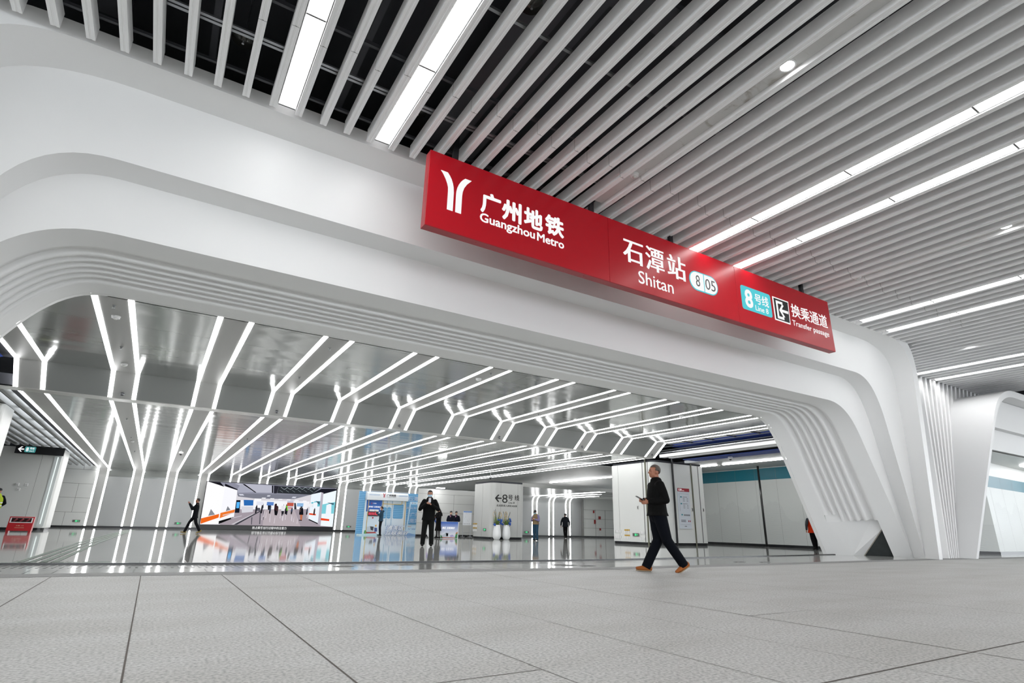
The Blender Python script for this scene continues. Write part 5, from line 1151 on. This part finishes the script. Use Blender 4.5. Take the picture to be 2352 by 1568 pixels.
    if skirt is None:
        capsule(mb, [(0, 0, .86), (0, 0, .98)], [(.155, .115), (.15, .11)], 14)
        for k in (-1, 1): capsule(mb, [Hp[k], Kn[k], An[k]-(Kn[k]-An[k])*.07], [.098*legw, .074*legw, .064*legw], f1=True)
        ob('trousers', fuse(mb, vox*1.25, 4), mat('cloth_'+trs, trs, .85, spec=.12))
    else:
        for k in (-1, 1): capsule(mb, [Hp[k], Kn[k], An[k]], [.08, .058, .042])
        ob('stockings', fuse(mb, vox, 3), mat('cloth_'+trs, trs, .6))
    for i, k in enumerate((-1, 1)):
        a = An[k]; d = V((0, -1, 0))
        if toe_up[i]: d = (Matrix.Rotation(toe_up[i], 4, 'X') @ V((0, -1, 0, 0)).to_4d() if False else V((0, -math.cos(toe_up[i]), -math.sin(toe_up[i]))))
        u_ = V((0, -d.z, d.y)) if toe_up[i] else V((0, 0, 1)); u_ = u_ if u_.z > 0 else -u_
        mb = MB(); base = a-u_*.035
        capsule(mb, [base-d*.055, base+d*.02, base+d*.10, base+d*.165], [(.042, .048), (.043, .048), (.047, .036), (.038, .026)], 12, (1, 0, 0))
        capsule(mb, [a+u_*.03, a-u_*.01], [.045, .044])
        ob('shoe', fuse(mb, vox, 2), mat('shoe_'+shoe, shoe, .7, spec=.2))
        if shoe == '9a5a2c':
            mb = MB(); capsule(mb, [base-d*.06-u_*.038, base+d*.10-u_*.036, base+d*.18-u_*.03], [(.042, .010), (.048, .010), (.036, .009)], 12, (1, 0, 0)); ob('sole', fuse(mb, .006, 1), mat('sole_tan', 'a08868', .6))
    t['_s'] = 1
    del t['_s']
    return t
def carried(nm, lab, cat, p, mx, build, mt):
    mb = MB(); build(mb); me = bpy.data.meshes.new(nm); mb.bm.to_mesh(me); mb.bm.free()
    o = link(nm, me, mt); o.matrix_world = p.matrix_basis @ mx; return tag(o, lab, cat)
def T(x, y, z, rx=0, rz=0): return Matrix.Translation(V((x, y, z))) @ Matrix.Rotation(rz, 4, 'Z') @ Matrix.Rotation(rx, 4, 'X')
phone = lambda mb: mb.box(-.038, .038, -.004, .004, -.075, .075)
M_ph = mat('phone_dark', (.02, .02, .025), .15); M_phs = mat('phone_silver', (.5, .5, .55), .2)
ph = []
# man striding past the right leg of the arch
p = person('man in black jacket and dark trousers striding left across the stone floor', (7.62, 7.42, 0), (-.92, .39), 1.80, .008, 'a06a52', '4a423c', '0c0c0c', '070a12', '9a5a2c',
    elbow={-1: (-.27, .10, 1.12), 1: (.25, .06, 1.13)}, wrist={-1: (-.10, -.20, 1.13), 1: (.10, -.18, 1.10)}, knee={-1: (-.09, .02, .49), 1: (.10, .10, .49)}, ankle={-1: (-.10, -.20, .085), 1: (.09, .36, .13)},
    hem=.88, bulk=1.15, toe_up=(0, .55), legw=1.2)
carried('phone', 'dark phone held by the striding man', 'phone', p, T(0.0, -.30, 1.16, 1.1), phone, M_ph)
# man in black padded coat with phone, standing inside the passage
f = V((-.35, -1)); p = person('man in black padded coat and mask standing with a phone in the passage', (7.95, 18.2, 0), (-.42, -.9), 1.80, .008, 'a5745c', '1d1a18', '0b0c0b', '141615', '0c0b0a',
    elbow={-1: (-.29, -.05, 1.13), 1: (.29, -.05, 1.13)}, wrist={-1: (-.08, -.27, 1.31), 1: (.06, -.28, 1.27)}, knee={-1: (-.12, -.01, .50), 1: (.11, -.02, .50)}, ankle={-1: (-.145, .01, .085), 1: (.13, .02, .085)},
    hem=.80, bulk=1.12, mask='a9cbe0', head_tilt=.22, legw=1.12)
carried('phone', 'silver phone in the hands of the man in the padded coat', 'phone', p, T(.01, -.375, 1.40, -.35), phone, M_phs)
# man photographing the booth
p = person('man in blue grey hooded jacket and mask photographing the blue booth', (11.62, 33.6, 0), (-.95, .3), 1.66, .011, 'a87860', '191513', '2f4556', '17181b', '121110',
    elbow={-1: (-.20, -.12, 1.20), 1: (.20, -.12, 1.20)}, wrist={-1: (-.05, -.32, 1.38), 1: (.05, -.32, 1.38)}, hem=.86, mask='c9dcea', hood=True, head_tilt=.05)
carried('phone', 'dark phone held up by the man in the hooded jacket', 'phone', p, T(0, -.42, 1.44, 0), phone, M_ph)
# woman in black coat at the flowers
p = person('woman with long hair in a long black coat bending over the flowers', (13.42, 29.35, 0), (-.95, -.25), 1.60, .011, 'b98a70', '0b0909', '090909', '14100f', '0c0b0b',
    elbow={-1: (-.22, -.12, 1.14), 1: (.22, -.12, 1.14)}, wrist={-1: (-.08, -.34, 1.22), 1: (.10, -.33, 1.16)}, hem=.42, hairstyle='long', head_tilt=.45, skirt=1)
# two uniformed staff behind the podium
for i, (x, lab) in enumerate(((14.83, 'left one of two staff in dark uniform and cap behind the podium'), (15.17, 'right one of two staff in dark uniform and cap behind the podium'))):
    p = person(lab, (x, 30.75, 0), (-.7, -.75), 1.47, .011, 'cfa68c', '120f0e', '10131e', '10131e', '0c0b0b', wrist={-1: (-.10, -.18, .95), 1: (.10, -.19, .95)}, elbow={-1: (-.25, -.02, 1.12), 1: (.25, -.02, 1.12)}, hairstyle='bun', cap='14161f')
    mb = MB(); mb.ell((0, -.115, 1.41), (.035, .02, .03), 1); mb.ell((.03, -.11, 1.425), (.03, .015, .02), 1); mb.ell((-.03, -.11, 1.425), (.03, .015, .02), 1); mb.ell((.0, -.128, 1.36), (.018, .012, .05), 1)
    me = bpy.data.meshes.new('neck_scarf'); mb.bm.to_mesh(me); mb.bm.free(); link('neck_scarf', me, mat('scarf_pink', 'c08aa8', .6), p, True)
# person in brown vest looking at a phone
p = person('person in brown vest, lavender sleeves and jeans looking down at a phone', (17.85, 26.4, 0), (-.9, -.42), 1.58, .011, 'c09078', '100d0c', '7a7296', '2a4458', '16181a',
    elbow={-1: (-.24, -.04, 1.12), 1: (.24, -.04, 1.12)}, wrist={-1: (-.10, -.24, 1.20), 1: (.08, -.25, 1.20)}, hem=.92, vest='7d6a50', mask='8fc0d0', hood=True, head_tilt=.40, cap='0c0c0d', legw=1.15, bulk=1.08)
carried('phone', 'dark phone held by the person in the brown vest', 'phone', p, T(0, -.36, 1.24, 1.3), phone, M_ph)
# man walking away by the far strips
p = person('man in dark grey hooded coat walking away towards the far light strips', (24.9, 33.1, 0), (.35, .95), 1.66, .012, 'a87860', '131110', '20242a', '0b0b0c', '2a2722', knee={-1: (-.10, -.10, .50), 1: (.10, .05, .49)}, ankle={-1: (-.06, .0, .085), 1: (.11, .20, .15)}, elbow={-1: (-.30, .05, 1.13), 1: (.30, .0, 1.13)}, hem=.80, hood=True, bulk=1.15, toe_up=(0, .5))
# person walking left of the screen holding a phone up
p = person('person in black coat walking before the end wall holding a phone up', (1.92, 34.6, 0), (-.96, .2), 1.74, .012, '9a6a54', '1a1512', '0d0f13', '0e0f12', '8a7a4c',
    elbow={-1: (-.20, -.16, 1.18), 1: (.20, -.16, 1.18)}, wrist={-1: (-.05, -.36, 1.46), 1: (.05, -.36, 1.46)}, knee={-1: (-.10, -.22, .52), 1: (.10, .12, .50)}, ankle={-1: (-.10, -.36, .09), 1: (.10, .34, .14)}, hem=.74, toe_up=(0, .5))
carried('phone', 'phone held up by the person walking before the end wall', 'phone', p, T(0, -.43, 1.53, 0), phone, M_phs)
# worker in orange vest half hidden by the arch leg
p = person('worker in orange vest walking half hidden behind the right leg of the arch', (25.18, 15.2, 0), (.6, .8), 1.60, .011, 'a87860', '15120f', '3a3c40', '0b0b0c', '0c0b0b', vest='c8320c', knee={-1: (-.10, -.06, .50), 1: (.10, .06, .50)}, ankle={-1: (-.09, -.06, .085), 1: (.1, .22, .13)}, wrist={-1: (-.33, -.08, .90), 1: (.3, .05, .9)}, elbow={-1: (-.31, .04, 1.14), 1: (.29, .1, 1.14)}, hem=.78, toe_up=(0, .4), bulk=1.05)
# guard in high visibility vest at the left edge
p = person('guard in dark uniform and yellow striped vest cut off by the left edge', (-5.84, 33.0, 0), (.35, -.95), 1.78, .011, 'a87860', '100d0c', '0d0f16', '0d0f16', '0c0b0b', vest='b4c83c', cap='0d0f16', elbow={-1: (-.30, .05, 1.13), 1: (.30, .06, 1.13)}, wrist={-1: (-.14, .18, .95), 1: (.14, .18, .95)}, hem=.95, bulk=1.08)
mb = MB()
for z in (1.03, 1.15):
    mb.tube([(0, 0, z-.022), (0, 0, z+.022)], [(.218, .166), (.219, .166)], 20, caps=False)
me = bpy.data.meshes.new('reflective_band'); mb.bm.to_mesh(me); mb.bm.free(); link('reflective_band', me, mat('reflective', (.75, .76, .76), .3), p, True)
